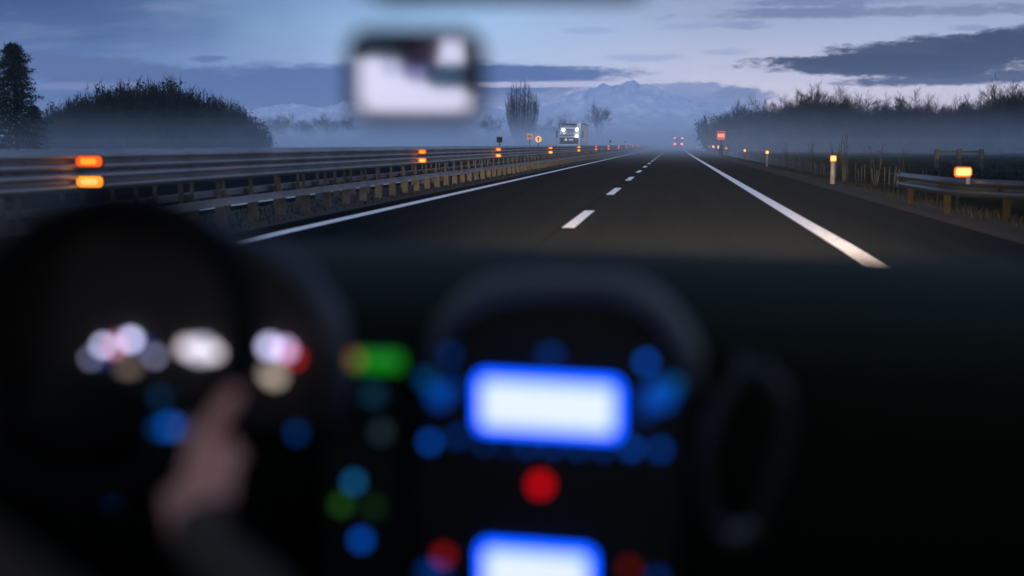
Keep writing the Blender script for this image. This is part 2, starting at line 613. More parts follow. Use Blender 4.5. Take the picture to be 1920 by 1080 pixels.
def barrier(xf, side, label, refl):
    B = empty('guard_rail', (xf, 8, 0), label, 'guard rail', 'steel barriers along the median', True)
    mb = MB(); wbeam(mb, xf, .925, 1.14, .085, 3, 520, side); mb.build('upper_beam', m_steel, B, True)
    mb = MB(); wbeam(mb, xf, .70, .915, .085, 3, 520, side); mb.build('middle_beam', m_steel, B, True)
    mb = MB()
    rr = []
    for y in frange(3, 521, 4):
        q = bend(y)
        a, c = xf + side * .07, xf + side * .12
        rr.append([(a + q, y, .325), (c + q, y, .325), (c + q, y, .345), (c + q - side * .012, y, .352), (c + q - side * .012, y, .408), (c + q, y, .415), (c + q, y, .435), (a + q, y, .435)])
    mb.loft(rr, caps=True)
    mb.build('lower_beam', m_steel, B)
    mb = MB(); mb.tube([(xf - side * .12 + bend(y), y, 1.13) for y in frange(3, 521, 8)], .032, 8); mb.build('top_tube', m_steel, B, True)
    far = MB()
    n = 0
    y = 7.64
    while y < 300:
        q = xf - side * .07 + bend(y)
        if n < 96:
            p = upost(MB(), q, y, -.05, 1.10)
            p.box((q + side * .055, y - .03, .95), (xf + q - xf + side * .075, y + .03, 1.1))
            p.box((q + side * .053, y - .045, .33), (q + side * .135, y + .045, .43))
            p.build('post', m_post, B)
        else:
            upost(far, q, y, -.05, 1.10)
        n += 1
        y += 1.42
    far.build('posts', m_post, B, kind='stuff')
    for y, w in refl:
        for z in (1.035, .81):
            r = MB().box((xf + side * .06 + bend(y), y - .02, z - .06), (xf + side * (.06 + w) + bend(y), y, z + .06), .045)
            r = r.build('reflector', random.choice([m_amber, m_amber, m_orange2, m_yel2] if y > 20 else [m_orange2] if z > .9 else [m_yel2]), B)
            if y < 70:
                q = xf + side * (.06 + w / 2) + bend(y)
                MB().box((q - w * .3, y - .024, z - .032), (q + w * .3, y - .0205, z + .032), .025).build('lens', m_yel2 if z > .9 else m_yellow_glow, r)  # brighter core of the reflector's added glow
            MB().box((xf + side * .05 + bend(y), y + .002, z - .068), (xf + side * (.07 + w) + bend(y), y + .02, z + .068), .045).build('reflector_housing', m_black, B)
    return B


barrier(-6.62, 1, 'grey steel double-beam guard rail with orange reflectors beside the left edge line',
        [(12.9, .30), (31.4, .21), (45.5, .20), (65.3, .20), (85.2, .19), (104.4, .19), (124.4, .19), (147, .19), (170, .19), (195, .19), (220, .2), (245, .2), (270, .2), (300, .2), (340, .2)])
barrier(-7.75, -1, 'second guard rail facing the oncoming carriageway behind the reflector-studded one', [])

# small plates and signs standing on the median
m_plate = mat('pale_plate', (0.45, 0.36, 0.36), 0.5)
m_yplate = glow('yellow_plate_glow', (1.0, 0.50, 0.22), 0.75)  # emission replaces headlight returned by the round sign
m_pole = mat('thin_pole_steel', (0.10, 0.10, 0.10), 0.5, 0.5)
for px, py, w, h, Y, mt, lab, nm in (
        (950, 262, .24, .24, 51, m_black, 'small black square plate standing above the median rail, nearest of the black ones', 'sign_plate'),
        (1003, 256, .31, .33, 62, m_plate, 'pale pinkish square sign above the median rail beside the round yellow one', 'road_sign'),
        (1018, 261, .33, .33, 66, m_yplate, 'small yellow sign given a glow above the median rail', 'road_sign'),
        (1149, 265, .25, .26, 142, m_black, 'tiny black plate above the median rail just past the white lorry', 'sign_plate'),
        (1175, 266, .30, .34, 184, m_plate, 'tiny pale sign on the median between two distant black plates', 'road_sign'),
        (1195, 266, .25, .25, 240, m_black, 'farthest black plate above the median rail in the mist', 'sign_plate')):
    c = at(px, py, Y)
    xb = -7.2 + bend(Y)
    R_ = empty(nm, (xb, Y, 0), lab, 'sign', 'small signs on the median', True)
    MB().tube([(xb, Y + .02, 0), (xb, Y + .02, c.z)], .022, 8).build('pole', m_pole, R_)
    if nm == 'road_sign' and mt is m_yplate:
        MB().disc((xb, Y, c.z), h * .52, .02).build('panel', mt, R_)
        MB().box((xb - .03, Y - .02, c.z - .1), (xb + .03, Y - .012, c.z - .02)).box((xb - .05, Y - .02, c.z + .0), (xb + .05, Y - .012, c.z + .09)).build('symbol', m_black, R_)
    else:
        MB().box((xb - w / 2, Y - .012, c.z - h / 2), (xb + w / 2, Y + .008, c.z + h / 2), .02).build('panel', mt, R_)
        if mt is m_plate:
            MB().box((xb - w * .32, Y - .02, c.z - h * .12), (xb + w * .32, Y - .014, c.z + h * .16)).build('symbol', mat('faded_red', (0.35, .12, .12), .6), R_)

# near right guard rail with an amber reflector given a glow
m_raildark = mat('dull_right_rail_steel', (0.045, 0.05, 0.056), 0.38, 0.8, n_amt=.25, n_scale=1.5)
G = empty('guard_rail', (4.6, 18, 0), 'short dark guard rail end on the right verge with an amber reflector given a glow', 'guard rail', None, True)
mb = MB()


def fl(y):
    t = max(0, (y - 23.5) / 3.0)
    n_ = max(0, 22.3 - y)
    return (0.10 * t * t + .13 * n_ * n_, -0.02 * t)


wbeam(mb, 4.66, .36, .66, -.09, 17.2, 26.5, 1, .5, fl)
mb.build('beam', m_raildark, G, True)
MB().tube([(4.66, 26.4, .60), (4.70, 26.65, .52), (4.72, 26.7, .42), (4.70, 26.6, .36)], .05, 8).build('end_terminal', m_raildark, G, True)
for y in (25.8, 22.15, 20.3, 19.0, 17.8):
    p = upost(MB(), 4.74 + fl(y)[0], y, -.1, .60, .12, .10)
    p.box((4.62 + fl(y)[0], y - .04, .45), (4.679 + fl(y)[0], y + .04, .56))
    p.build('post', mat('dark_post_steel', (.008, .006, .004), .9, spec=.02), G)  # plain darker tone than the other posts
rl_ = MB().box((4.57, 20.85, .69), (4.85, 20.9, .855), .05).build('reflector', m_orange2, G)
MB().box((4.595, 20.84, .72), (4.825, 20.847, .835), .035).build('lens', m_yellow_glow, rl_)  # yellow centre of that added glow
MB().box((4.76, 20.86, .58), (4.82, 20.88, .71)).build('bracket', m_raildark, G)

# far right guard rail with four reflectors given a glow
G2 = empty('guard_rail', (5.6, 150, 0), 'distant low guard rail behind the SOS sign with a row of yellow reflectors', 'guard rail', None, True)
mb = MB(); wbeam(mb, 5.45, .45, .75, -.09, 142, 225, 1, 4); mb.build('beam', m_raildark, G2, True)
for k, y in enumerate(frange(143, 225, 4)):
    upost(MB(), 5.6 + bend(y), y, -.2, .7).build('post', m_post, G2)
for y, s_, mm in ((146, .34, m_yellow_glow), (168, .30, m_yellow_glow), (187, .26, m_red_refl), (206, .32, m_yellow_glow)):
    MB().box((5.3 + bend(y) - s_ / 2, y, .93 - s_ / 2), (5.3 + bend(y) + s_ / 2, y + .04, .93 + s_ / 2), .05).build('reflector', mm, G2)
    MB().box((5.34 + bend(y), y + .05, .70), (5.40 + bend(y), y + .07, .93)).build('bracket', m_raildark, G2)

# delineator posts
m_white_post = mat('dirty_white_plastic', (0.11, 0.10, 0.095), 0.6, n_amt=.25, n_scale=7)


def delineator(px, Y, h, lab, core_glow, pw=.13):
    c = at(px, 300, Y)
    x = c.x
    D = empty('delineator_post', (x, Y, 0), lab, 'marker post', 'marker posts along the right verge', True)
    z0 = -.04
    hb = MB()
    rr = []
    for z, k in ((z0, 1.0), (h * .5, .95), (h - .20, .9)):
        rr.append([(x + cos(a) * pw * .5 * k, Y + sin(a) * pw * .4 * k, z) for a in [2 * pi * i / 10 for i in range(10)]])
    hb.loft(rr, caps=True)
    hb.build('post', m_white_post, D, True)
    MB().box((x - pw * .62, Y - .05, h - .20), (x + pw * .62, Y + .05, h), .025).build('head', m_black, D)
    rl_ = MB().box((x - pw * .60, Y - .065, h - .19), (x + pw * .60, Y - .045, h - .01), .03).build('reflector', m_amber, D)
    MB().box((x - pw * .44, Y - .072, h - .165), (x + pw * .44, Y - .067, h - .035), .03).build('lens', core_glow, rl_)  # inner glow of the reflector, no light source of its own


delineator(1562, 38.1, .90, 'nearest white marker post with bright yellow reflector, left of the near guard rail', m_yellow_glow, .15)
delineator(1438, 68.6, .90, 'second nearest white marker post with yellow reflector on the right verge', m_yellow_glow, .15)
delineator(1396, 92.8, .88, 'third white marker post with yellow reflector on the right verge', m_yellow_glow, .14)
delineator(1361, 125, .95, 'farthest white marker post, orange-tipped, just right of the SOS sign', m_amber, .17)
for k, (px, Y) in enumerate(((1302, 300), (1296, 345), (1291, 390), (1287, 440))):
    x = at(px, 273, Y).x
    D = empty('delineator_post', (x, Y, 0), 'tiny pinkish marker post far down the right edge, %s of the misty four' % ORD[k], 'marker post', 'distant marker posts', True)
    MB().box((x - .07, Y - .05, -.1), (x + .07, Y + .05, .85)).build('post', m_white_post, D)
    MB().box((x - .16, Y - .08, .85), (x + .16, Y - .05, 1.15), .03).build('reflector', m_red_refl, D)

# SOS sign: panel and letters emit in place of headlight thrown back
c = at(1352, 254, 140)
SG = empty('sos_sign', (c.x, 140, 0), 'orange-red SOS sign given a glow on a dark post beside the right verge', 'sign', None, True)
MB().tube([(c.x + .05, 140.1, -.3), (c.x + .05, 140.1, 2.6)], .07, 10).build('post', m_black, SG)
MB().box((c.x - .2, 140.16, .0), (c.x + .3, 140.45, 1.15), .04).build('call_box', m_black, SG)
MB().box((c.x - .46, 139.96, c.z - .47), (c.x + .46, 140.02, c.z + .47), .06).build('panel', glow('sign_orange_glow', (1.0, 0.13, 0.045), 0.62), SG)
MB().box((c.x - .40, 139.945, c.z + .22), (c.x + .40, 139.955, c.z + .38)).build('upper_band', glow('sign_dark_red_glow', (0.5, 0.02, 0.02), 0.4), SG)


def letters(txt, x0, y, z0, w, h, gap, th, mb):
    """flat block capitals S and O facing the driver"""
    for ch in txt:
        a, b_, t_ = x0, x0 + w, th
        zm = z0 + h / 2
        mb.box((a, y, z0), (b_, y + .012, z0 + t_)); mb.box((a, y, z0 + h - t_), (b_, y + .012, z0 + h))
        if ch == 'O':
            mb.box((a, y, z0 + t_), (a + t_, y + .012, z0 + h - t_)); mb.box((b_ - t_, y, z0 + t_), (b_, y + .012, z0 + h - t_))
        else:
            mb.box((a, y, zm - t_ / 2), (b_, y + .012, zm + t_ / 2))
            mb.box((a, y, zm + t_ / 2), (a + t_, y + .012, z0 + h - t_)); mb.box((b_ - t_, y, z0 + t_), (b_, y + .012, zm - t_ / 2))
        x0 += w + gap


lt = MB()
letters('SOS', c.x - .345, 139.935, c.z - .17, .19, .36, .06, .06, lt)
lt.build('lettering', glow('sign_white_glow', (1.0, 0.72, 0.48), 0.95), SG)

# boundary fence of thin stakes
random.seed(21)
m_stake = mat('weathered_stake_wood', (0.030, 0.028, 0.022), 0.85, n_amt=.35, n_scale=3)
FN = empty('stake_fence', (8.1, 60, -1.0), 'long wire fence on thin pale stakes beyond the right verge', 'fence', None, True)
ys = frange(36, 165, 1.3)
tops = []
extra = MB()
for k, y in enumerate(ys):
    x = 8.1 + random.uniform(-.25, .25) + bend(y)
    h = random.uniform(1.15, 1.55)
    l = random.choice([0, 0, 0, .06, -.08, .18, -.2]) * random.uniform(.5, 1)
    b0 = Vector((x, y, gz(8.1) - .15))
    b1 = Vector((x + l, y + random.uniform(-.1, .1), b0.z + .15 + h))
    p = (MB() if k < 98 else extra).tube([b0, b1], [.028, .022], 5)
    if k < 98:
        p.build('stake', m_stake, FN)
    tops.append((b0, b1))
extra.v and extra.build('stakes', m_stake, FN, kind='stuff')
wr = MB()
for fr in (.35, .6, .85):
    wr.tube([a.lerp(b_, fr) - Vector((.03, 0, 0)) for a, b_ in tops], .004, 3, caps=False)
wr.build('wire', m_pole, FN)

# weathered timber railing in the field at the right
c0, c1 = at(1757, 281, 50), at(1840, 281, 50)
TR = empty('timber_railing', (c0.x, 50, -1.1), 'dark timber railing of three posts standing in the field at the right', 'railing', None, True)
m_wood = mat('dark_wet_timber', (0.04, 0.045, 0.038), .9, n_scale=6)
for tt in (0, .5, 1):
    x = c0.x + (c1.x - c0.x) * tt
    MB().box((x - .08, 49.9, -1.3), (x + .08, 50.1, c0.z + .03), .03).build('post', m_wood, TR)
for z in (c0.z - .06, c0.z - .42):
    MB().box((c0.x + .13, 49.95, z - .05), (c1.x - .13, 50.03, z + .03)).build('rail', m_wood, TR)

# dry weed stalks that poke above the field
random.seed(4)
m_stalk = mat('dry_stalk', (0.014, 0.015, 0.012), .9)
for k, (px, py, Y) in enumerate(((1586, 250, 42), (1567, 262, 44), (1519, 264, 60), (1643, 268, 40), (1700, 276, 42), (1476, 268, 70))):
    c = at(px, py, Y)
    w = MB()
    base = Vector((c.x, Y, gz(c.x) - .05))
    for j in range(5):
        top = Vector((c.x + random.uniform(-.25, .25), Y + random.uniform(-.2, .2), c.z - random.uniform(0, .35) * (j > 0)))
        mid = base.lerp(top, .6) + Vector((random.uniform(-.08, .08), 0, 0))
        w.tube([base + Vector((random.uniform(-.05, .05), 0, 0)), mid, top], [.014, .010, .005], 3)
        for q in range(4):
            s0 = base.lerp(top, random.uniform(.45, .95))
            w.tube([s0, s0 + Vector((random.uniform(-.12, .12), random.uniform(-.1, .1), random.uniform(.04, .16)))], [.006, .004], 3)
    w.build('weed_plant', m_stalk, label='thin dry weed with bare stalks rising above the fence, %s from the left' % ORD[[4, 5, 2, 3, 0, 1].index(k) if False else sorted([1586, 1567, 1519, 1643, 1700, 1476]).index(px)], cat='plant', group='dry weeds by the stake fence')

# ------------------------------------------------------------------ trees
m_bark = mat('dark_bark', (0.020, 0.018, 0.016), .9, spec=.2, n_scale=4)
m_twig = mat('bare_twigs', (0.014, 0.014, 0.012), .9, spec=.15, n_scale=.8, n_amt=.4)
m_brush = mat('leafy_shoots', (0.020, 0.026, 0.021), .9, spec=.15, n_scale=.5, n_amt=.45)
m_leaf = mat('evergreen_leaf', (0.016, 0.026, 0.018), .85, spec=.2, n_scale=.7, n_amt=.5)


def seg(mb, a, b, ra, rb, n=3):
    t_ = (b - a)
    if t_.length < 1e-5: return
    t_.normalize()
    p = t_.cross(Vector((0, 0, 1)) if abs(t_.z) < .95 else Vector((1, 0, 0))).normalized()
    q = t_.cross(p)
    o = len(mb.v)
    for c_, r in ((a, ra), (b, rb)):
        for k in range(n):
            an = 2 * pi * k / n
            mb.v.append(tuple(c_ + p * cos(an) * r + q * sin(an) * r))
    for k in range(n):
        k2 = (k + 1) % n
        mb.f.append((o + k, o + k2, o + n + k2, o + n + k))


def grow(rng, tw, p, d, L, r, depth, up, jit):
    """a limb that forks again and again"""
    n = 3
    q = p
    for i in range(n):
        d2 = (d + Vector((rng.gauss(0, jit), rng.gauss(0, jit), rng.gauss(0, jit) + up))).normalized()
        e = q + d2 * (L / n)
        r2 = r * (1 - .12)
        seg(tw, q, e, r, r2, 5 if r > .06 else 3)
        if depth > 0 and i > 0 - (depth < 3):
            for _ in range(1 if depth > 2 else 2):
                ax = Vector((rng.gauss(0, 1), rng.gauss(0, 1), rng.gauss(0, .4))).normalized()
                dd = (d2 + ax * rng.uniform(.5, .95)).normalized()
                grow(rng, tw, e, dd, L * rng.uniform(.5, .75), max(r2 * .55, .014), depth - 1, up, jit)
        q, d, r = e, d2, r2
    if depth > 0:
        grow(rng, tw, q, d, L * .7, max(r * .7, .014), depth - 1, up, jit)


def make_bare(seed, h, spread, kind='tree', up=.06, tops=5):
    rng = random.Random(seed)
    R_ = empty('bare_tree', (0, 0, 0), 'x', 'tree')
    tk, tw = MB(), MB()
    th = h * rng.uniform(.22, .34)
    seg(tk, Vector((0, 0, -1.0)), Vector((rng.uniform(-.1, .1), 0, th * .5)), .22, .18, 8)
    top = Vector((rng.uniform(-.2, .2), rng.uniform(-.2, .2), th))
    seg(tk, Vector(tk.v[-1]) * 0 + Vector((0, 0, th * .5)), top, .18, .15, 8)
    for k in range(tops):
        a = 2 * pi * k / tops + rng.uniform(-.4, .4)
        s_ = spread * rng.uniform(.45, 1.15)
        d_ = Vector((cos(a) * s_, sin(a) * s_, 1)).normalized()
        grow(rng, tw, top - Vector((0, 0, rng.uniform(0, th * .35))), d_, h * .30, .09, 4, up, .13)
    grow(rng, tw, top, Vector((rng.uniform(-.1, .1), 0, 1)), h * .34, .12, 4, up, .10)
    zmax = max(v_[2] for v_ in tw.v)
    k = h / zmax
    tw.v = [(x * k, y * k, z * k) for x, y, z in tw.v]
    tk.v = [(x * k, y * k, z * k) for x, y, z in tk.v]
    tk.build('trunk', m_bark, R_)
    tw.build('crown', m_twig, R_)
    return R_


def make_brush(seed, h, w, leaves=7, whips=110):
    """a coppiced tree: many whips shooting up together, with twigs and some leaves left"""
    rng = random.Random(seed)
    R_ = empty('coppice_tree', (0, 0, 0), 'x', 'tree')
    tk, tw = MB(), MB()
    seg(tk, Vector((0, 0, -1)), Vector((0, 0, h * .12)), .25, .2, 8)
    for k in range(whips):
        a = rng.uniform(0, 2 * pi)
        rr = w * sqrt(rng.random())
        hh = h * (1 - .30 * (rr / w) ** 2) * rng.uniform(.72, 1.0)
        p = Vector((0, 0, rng.uniform(0, .1) * h))
        tip = Vector((cos(a) * rr, sin(a) * rr, hh))
        q = [p, Vector((cos(a) * rr * .6, sin(a) * rr * .6, hh * .3)), Vector((cos(a) * rr * .9, sin(a) * rr * .9, hh * .65)), tip]
        for i in range(3): seg(tw, q[i], q[i + 1], .05 - .012 * i, .038 - .012 * i)
        for j in range(20):
            t_ = rng.uniform(.3, 1) * 3
            i = min(2, int(t_))
            s0 = q[i].lerp(q[i + 1], t_ - i)
            e = s0 + Vector((rng.gauss(0, .28), rng.gauss(0, .28), rng.uniform(.25, .8)))
            seg(tw, s0, e, .020, .012)
        for j in range(leaves):
            t_ = rng.uniform(.12, .97) * 3
            i = min(2, int(t_))
            s0 = q[i].lerp(q[i + 1], t_ - i) + Vector((rng.gauss(0, .28), rng.gauss(0, .28), rng.gauss(0, .2)))
            e = .12 + .08 * rng.random()
            n_ = Vector((rng.gauss(0, 1), rng.gauss(0, 1), rng.gauss(0, 1))).normalized()
            u_ = n_.orthogonal().normalized() * e
            v_ = n_.cross(u_) * 1.5
            tw.add([s0 - u_, s0 + v_, s0 + u_, s0 - v_], [(0, 1, 2, 3)])
    tk.build('trunk', m_bark, R_)
    tw.build('crown', m_brush, R_)
    return R_


def make_evergreen(seed, h, w):
    rng = random.Random(seed)
    R_ = empty('evergreen_tree', (0, 0, 0), 'x', 'tree')
    tk, tw = MB(), MB()
    seg(tk, Vector((0, 0, -1)), Vector((0, 0, h * .5)), .3, .2, 8)
    seg(tk, Vector((0, 0, h * .5)), Vector((0.1, 0, h * .97)), .2, .04, 6)
    n = 165
    for k in range(n):
        t_ = .10 + .90 * (k / n) ** .9
        z = h * t_
        a = k * 2.4 + rng.uniform(-.4, .4)
        R0 = w * (1 - t_) ** .55 * rng.uniform(.55, 1.15) + .25
        d_ = Vector((cos(a), sin(a), 0))
        p0 = Vector((0, 0, z))
        p1 = p0 + d_ * R0 * .5 + Vector((0, 0, R0 * .22))
        p2 = p0 + d_ * R0 + Vector((0, 0, R0 * rng.uniform(.05, .35)))
        seg(tw, p0, p1, .05, .035); seg(tw, p1, p2, .035, .015)
        for j in range(150):
            u_ = rng.uniform(.25, 1.05)
            c_ = (p0.lerp(p1, u_ * 2) if u_ < .5 else p1.lerp(p2, (u_ - .5) * 2)) + Vector((rng.gauss(0, .20), rng.gauss(0, .20), rng.gauss(0, .15)))
            e = rng.uniform(.05, .11)
            n_ = Vector((rng.gauss(0, 1), rng.gauss(0, 1), rng.gauss(.5, 1))).normalized()
            a_ = n_.orthogonal().normalized() * e
            b_ = n_.cross(a_) * .8
            tw.add([c_ - a_, c_ + b_, c_ + a_, c_ - b_], [(0, 1, 2, 3)])
    tk.build('trunk', m_bark, R_)
    tw.build('crown', m_leaf, R_)
    return R_


protoA = [make_bare(s_, 11, sp, 'tree', up) for s_, sp, up in ((1, .75, .05), (2, .55, .08), (7, .95, .03), (13, .65, .06), (19, .45, .10))]
used = set()


def plant(proto, px, pytop, Y, lab, group=None, base=None, wide=1.0, rz=None, href=11.0, name=None):
    c = at(px, pytop, Y)
    z0 = gz(c.x) if base is None else base
    h = (c.z - z0) / href
    s_ = (h * wide, h * wide, h)
    rz = random.uniform(0, 6.28) if rz is None else rz
    if proto.name not in used:
        used.add(proto.name)
        o = proto
        o.location = (c.x, Y, z0); o.scale = s_; o.rotation_euler = (0, 0, rz); o['label'] = lab
    else:
        o = copy_tree(proto, (c.x, Y, z0), None, lab, s_, rz)
    if group: o['group'] = group
    return o


random.seed(33)
def wood_y(px):
    return max(166, 200 - max(0, px - 1390) * .16)


SKY_R = [(1345, 232), (1362, 206), (1382, 190), (1405, 178), (1432, 184), (1462, 176), (1490, 160), (1515, 153), (1542, 151), (1562, 158), (1590, 163), (1612, 172), (1640, 168), (1668, 177),
         (1692, 172), (1722, 160), (1752, 176), (1782, 178), (1808, 172), (1830, 168), (1858, 160), (1886, 139), (1912, 150), (1945, 160)]
for k, (px, py) in enumerate(SKY_R):
    plant(protoA[random.randrange(5)], px, py - 4 + random.uniform(-5, 3), wood_y(px) + random.uniform(-5, 5), 'bare winter tree at the front of the right-hand wood, %s from its left end' % ORD[k], 'trees of the right-hand wood', wide=random.uniform(.8, 1.15))


protoB = [make_brush(s_, 10, 2.6) for s_ in (3, 5, 8)]
def skyr(px):
    for (a, ya), (b_, yb) in zip(SKY_R, SKY_R[1:]):
        if a <= px <= b_: return ya + (yb - ya) * (px - a) / (b_ - a)
    return 165


for row, Y in enumerate((208, 214, 221, 229)):
    px = 1352 + row * 5
    while px < 1960:
        plant(protoA[random.randrange(5)], px, skyr(px) + random.uniform(12, 38), Y - 200 + wood_y(px) + random.uniform(-3, 3), 'dark bare tree deep inside the right-hand wood behind its front row', 'inner trees of the right-hand wood', wide=random.uniform(1.0, 1.5))
        px += random.uniform(17, 25)
for row, Y in enumerate((197, 211, 224)):
    px = 1342 + row * 9
    while px < 1960:
        plant(protoB[random.randrange(3)], px, max(skyr(px) + 38, 214) + random.uniform(-8, 10), Y - 200 + wood_y(px) + random.uniform(-3, 3), 'low thicket tree filling the foggy foot of the right-hand wood', 'thicket trees of the right-hand wood', href=10, wide=random.uniform(1.5, 2.2))
        px += random.uniform(22, 30)


SKY_L = [(100, 190), (128, 172), (150, 168), (178, 158), (205, 150), (232, 140), (256, 138), (280, 142), (303, 137), (325, 144), (348, 152), (372, 158), (395, 164), (416, 176), (438, 188), (457, 204), (472, 222), (486, 240)]
for k, (px, py) in enumerate(SKY_L):
    plant(protoB[k % 3], px, py + random.uniform(-7, 9), 150 + random.uniform(-5, 5), 'bushy coppice tree with upright shoots in the left grove, %s from its left end' % ORD[k], 'trees of the left grove', href=10, wide=random.uniform(.85, 1.15) * (1.5 if py > 200 else 1))
for row, Y in enumerate((156, 163)):
    px = 110
    while px < 470:
        yb = [yb_ for xa, yb_ in SKY_L if xa <= px][-1]
        plant(protoB[random.randrange(3)], px, yb + random.uniform(5, 22), Y, 'coppice tree hidden in the middle of the left grove', 'inner trees of the left grove', href=10, wide=1.2)
        px += 42
protoC = make_evergreen(6, 13, 3.6)
plant(protoC, 24, 86, 118, 'tall dark leafy tree at the far left edge beside the grove', None, href=13, rz=1.0)
for px, py in ((-30, 130), (62, 200)):
    plant(protoC, px, py, 130, 'lower dark leafy tree pressed against the tall one at the left', 'low trees at the left edge', href=13, wide=1.3)

# single bare trees out in the fog
fan = make_brush(41, 10, 3.9, 0, 170)
plant(fan, 978, 152, 460, 'lone fan-shaped bare tree above the median rail right of the mirror', None, wide=.62, rz=.4, href=9.4)
plant(protoA[3], 1122, 185, 900, 'faint small bare tree in the mist left of the mountains', None, wide=.9)
plant(protoA[0], 1062, 210, 950, 'pale ghostly tree in the mist over the white lorry', None, wide=1.1)
for k, px in enumerate((505, 530, 556, 584, 612, 640, 915, 1035)):
    plant(protoA[k % 5], px, 212 + random.uniform(-4, 6), 820 + random.uniform(-30, 30), 'very faint tree on the misty skyline, %s from the left' % ORD[k], 'trees on the far misty skyline', wide=1.7)

# ------------------------------------------------------------------ mountains
m_mt = bpy.data.materials.new('hazed_snowy_rock')
m_mt.use_nodes = True
t = m_mt.node_tree
b = t.nodes['Principled BSDF']
b.inputs['Roughness'].default_value = .9
tcn = t.nodes.new('ShaderNodeTexCoord')
n1 = t.nodes.new('ShaderNodeTexNoise'); n1.inputs['Scale'].default_value = .03; n1.inputs['Detail'].default_value = 10; n1.inputs['Roughness'].default_value = .65
t.links.new(tcn.outputs['Object'], n1.inputs['Vector'])
r1 = t.nodes.new('ShaderNodeValToRGB')
r1.color_ramp.elements[0].position = .48; r1.color_ramp.elements[0].color = (.64, .68, .80, 1)  # rock paled towards the snow: distant haze put into its colour
r1.color_ramp.elements[1].position = .60; r1.color_ramp.elements[1].color = (.90, .88, .90, 1)
t.links.new(n1.outputs['Fac'], r1.inputs[0]); t.links.new(r1.outputs[0], b.inputs['Base Color'])
random.seed(9)
RID = [(300, 222), (420, 214), (480, 204), (540, 194), (600, 198), (640, 192), (720, 198), (860, 198), (940, 204), (1010, 196), (1060, 182), (1100, 163), (1125, 156), (1150, 160), (1175, 148), (1190, 150), (1215, 158), (1250, 172), (1290, 186), (1340, 196), (1400, 204), (1460, 212), (1560, 222), (1700, 236), (1920, 240)]
mt = MB()
rr = []
import mathutils
YM = 3000
for j in range(25):
    tt = j / 24
    row = []
    for i in range(260):
        px = 300 + 1620 * i / 259
        for (a, ya), (b_, yb) in zip(RID, RID[1:]):
            if a <= px <= b_:
                py = ya + (yb - ya) * (px - a) / (b_ - a)
                break
        c = at(px, py, YM)
        hgt = c.z
        yv = YM - 420 * (1 - tt) if tt <= 1 else YM
        x = c.x * yv / YM
        prof = tt ** 1.25
        nz = mathutils.noise.fractal(Vector((x * .012, yv * .012, 2)), .8, 2.2, 6)
        rdg = abs(mathutils.noise.fractal(Vector((x * .03, yv * .010, 5)), .9, 2.1, 5))
        z = hgt * prof + (nz * 16 + (.3 - rdg) * 26) * (prof * (1.0 if j < 24 else .45)) - 2
        row.append((x, yv, z))
    rr.append(row)
for j in range(1, 6):
    rr.append([(x, YM + 60 * j, z * (1 - j / 5.0) - 2) for x, y, z in rr[24]])
mt.loft(rr, close=False)
mt.build('mountain_range', m_mt, kind='structure', smooth_=True)

# ------------------------------------------------------------------ lorries
m_white = mat('white_vehicle_paint', (0.78, 0.80, 0.84), .4, n_amt=.08, n_scale=2)
m_grey = mat('grey_vehicle_panel', (0.16, 0.15, 0.17), .5, n_scale=2)
m_tyre = mat('tyre_rubber', (0.012, .012, .012), .9)
m_glassd = mat('dark_vehicle_glass', (0.10, 0.12, 0.16), .08, n_amt=.1)
m_head = glow('headlamp', (0.95, 1.0, 1.0), 7)
m_dim = glow('number_plate_lit', (0.8, 0.85, 0.8), 0.55)
m_curt = mat('trailer_curtain', (0.42, 0.36, 0.35), .7, n_scale=3)
X0, Y0 = -11.95, 143.0
L = empty('lorry', (X0, Y0, 0), 'white car-transporter lorry coming the other way with bright headlamps on', 'lorry', None, True)
hw = 1.22
cab = MB()
rr = []
for z, y0, s_ in ((.55, 0, .97), (1.3, -.05, 1), (2.1, 0, 1), (2.55, .12, .99), (3.1, .32, .95), (3.25, .6, .92)):
    rr.append([(X0 + x * hw * s_, Y0 + y, z) for x, y in ((-.92, y0), (.92, y0), (1, y0 + .14), (1, 2.2), (-1, 2.2), (-1, y0 + .14))])
cab.loft(rr, caps=True)
cab.build('cab', m_white, L)
MB().add([(X0 - 1.05, Y0 - .02, 2.34), (X0 + 1.05, Y0 - .02, 2.34), (X0 + .98, Y0 + .26, 3.02), (X0 - .98, Y0 + .26, 3.02), (X0 - 1.05, Y0 + .03, 2.34), (X0 + 1.05, Y0 + .03, 2.34), (X0 + .98, Y0 + .31, 3.02), (X0 - .98, Y0 + .31, 3.02)],
         [(0, 1, 2, 3), (7, 6, 5, 4), (0, 4, 5, 1), (3, 2, 6, 7), (0, 3, 7, 4), (1, 5, 6, 2)]).build('windscreen', mat('bright_cab_glass', (0.30, 0.31, 0.36), .15), L)
MB().box((X0 - 1.08, Y0 - .16, 2.90), (X0 + 1.08, Y0 - .06, 3.02), .03).build('sun_visor', m_grey, L)
MB().box((X0 - 1.1, Y0 - .10, 2.18), (X0 + 1.1, Y0 - .06, 2.34)).build('panel', m_grey, L)
MB().box((X0 - 1.16, Y0 - .14, 1.30), (X0 + 1.02, Y0 - .08, 2.04), .06).build('grille', mat('dark_grille', (.025, .022, .022), .6), L)
MB().disc((X0 - .42, Y0 - .17, 1.78), .15, .03).build('badge', m_dim, L)
MB().box((X0 - .04, Y0 - .165, 1.70), (X0 + .14, Y0 - .145, 1.86)).box((X0 + .20, Y0 - .165, 1.70), (X0 + .42, Y0 - .145, 1.84)).build('number_plate', m_dim, L)
MB().box((X0 - 1.2, Y0 - .22, .5), (X0 + 1.2, Y0 - .06, 1.24), .08).build('bumper', m_white, L)
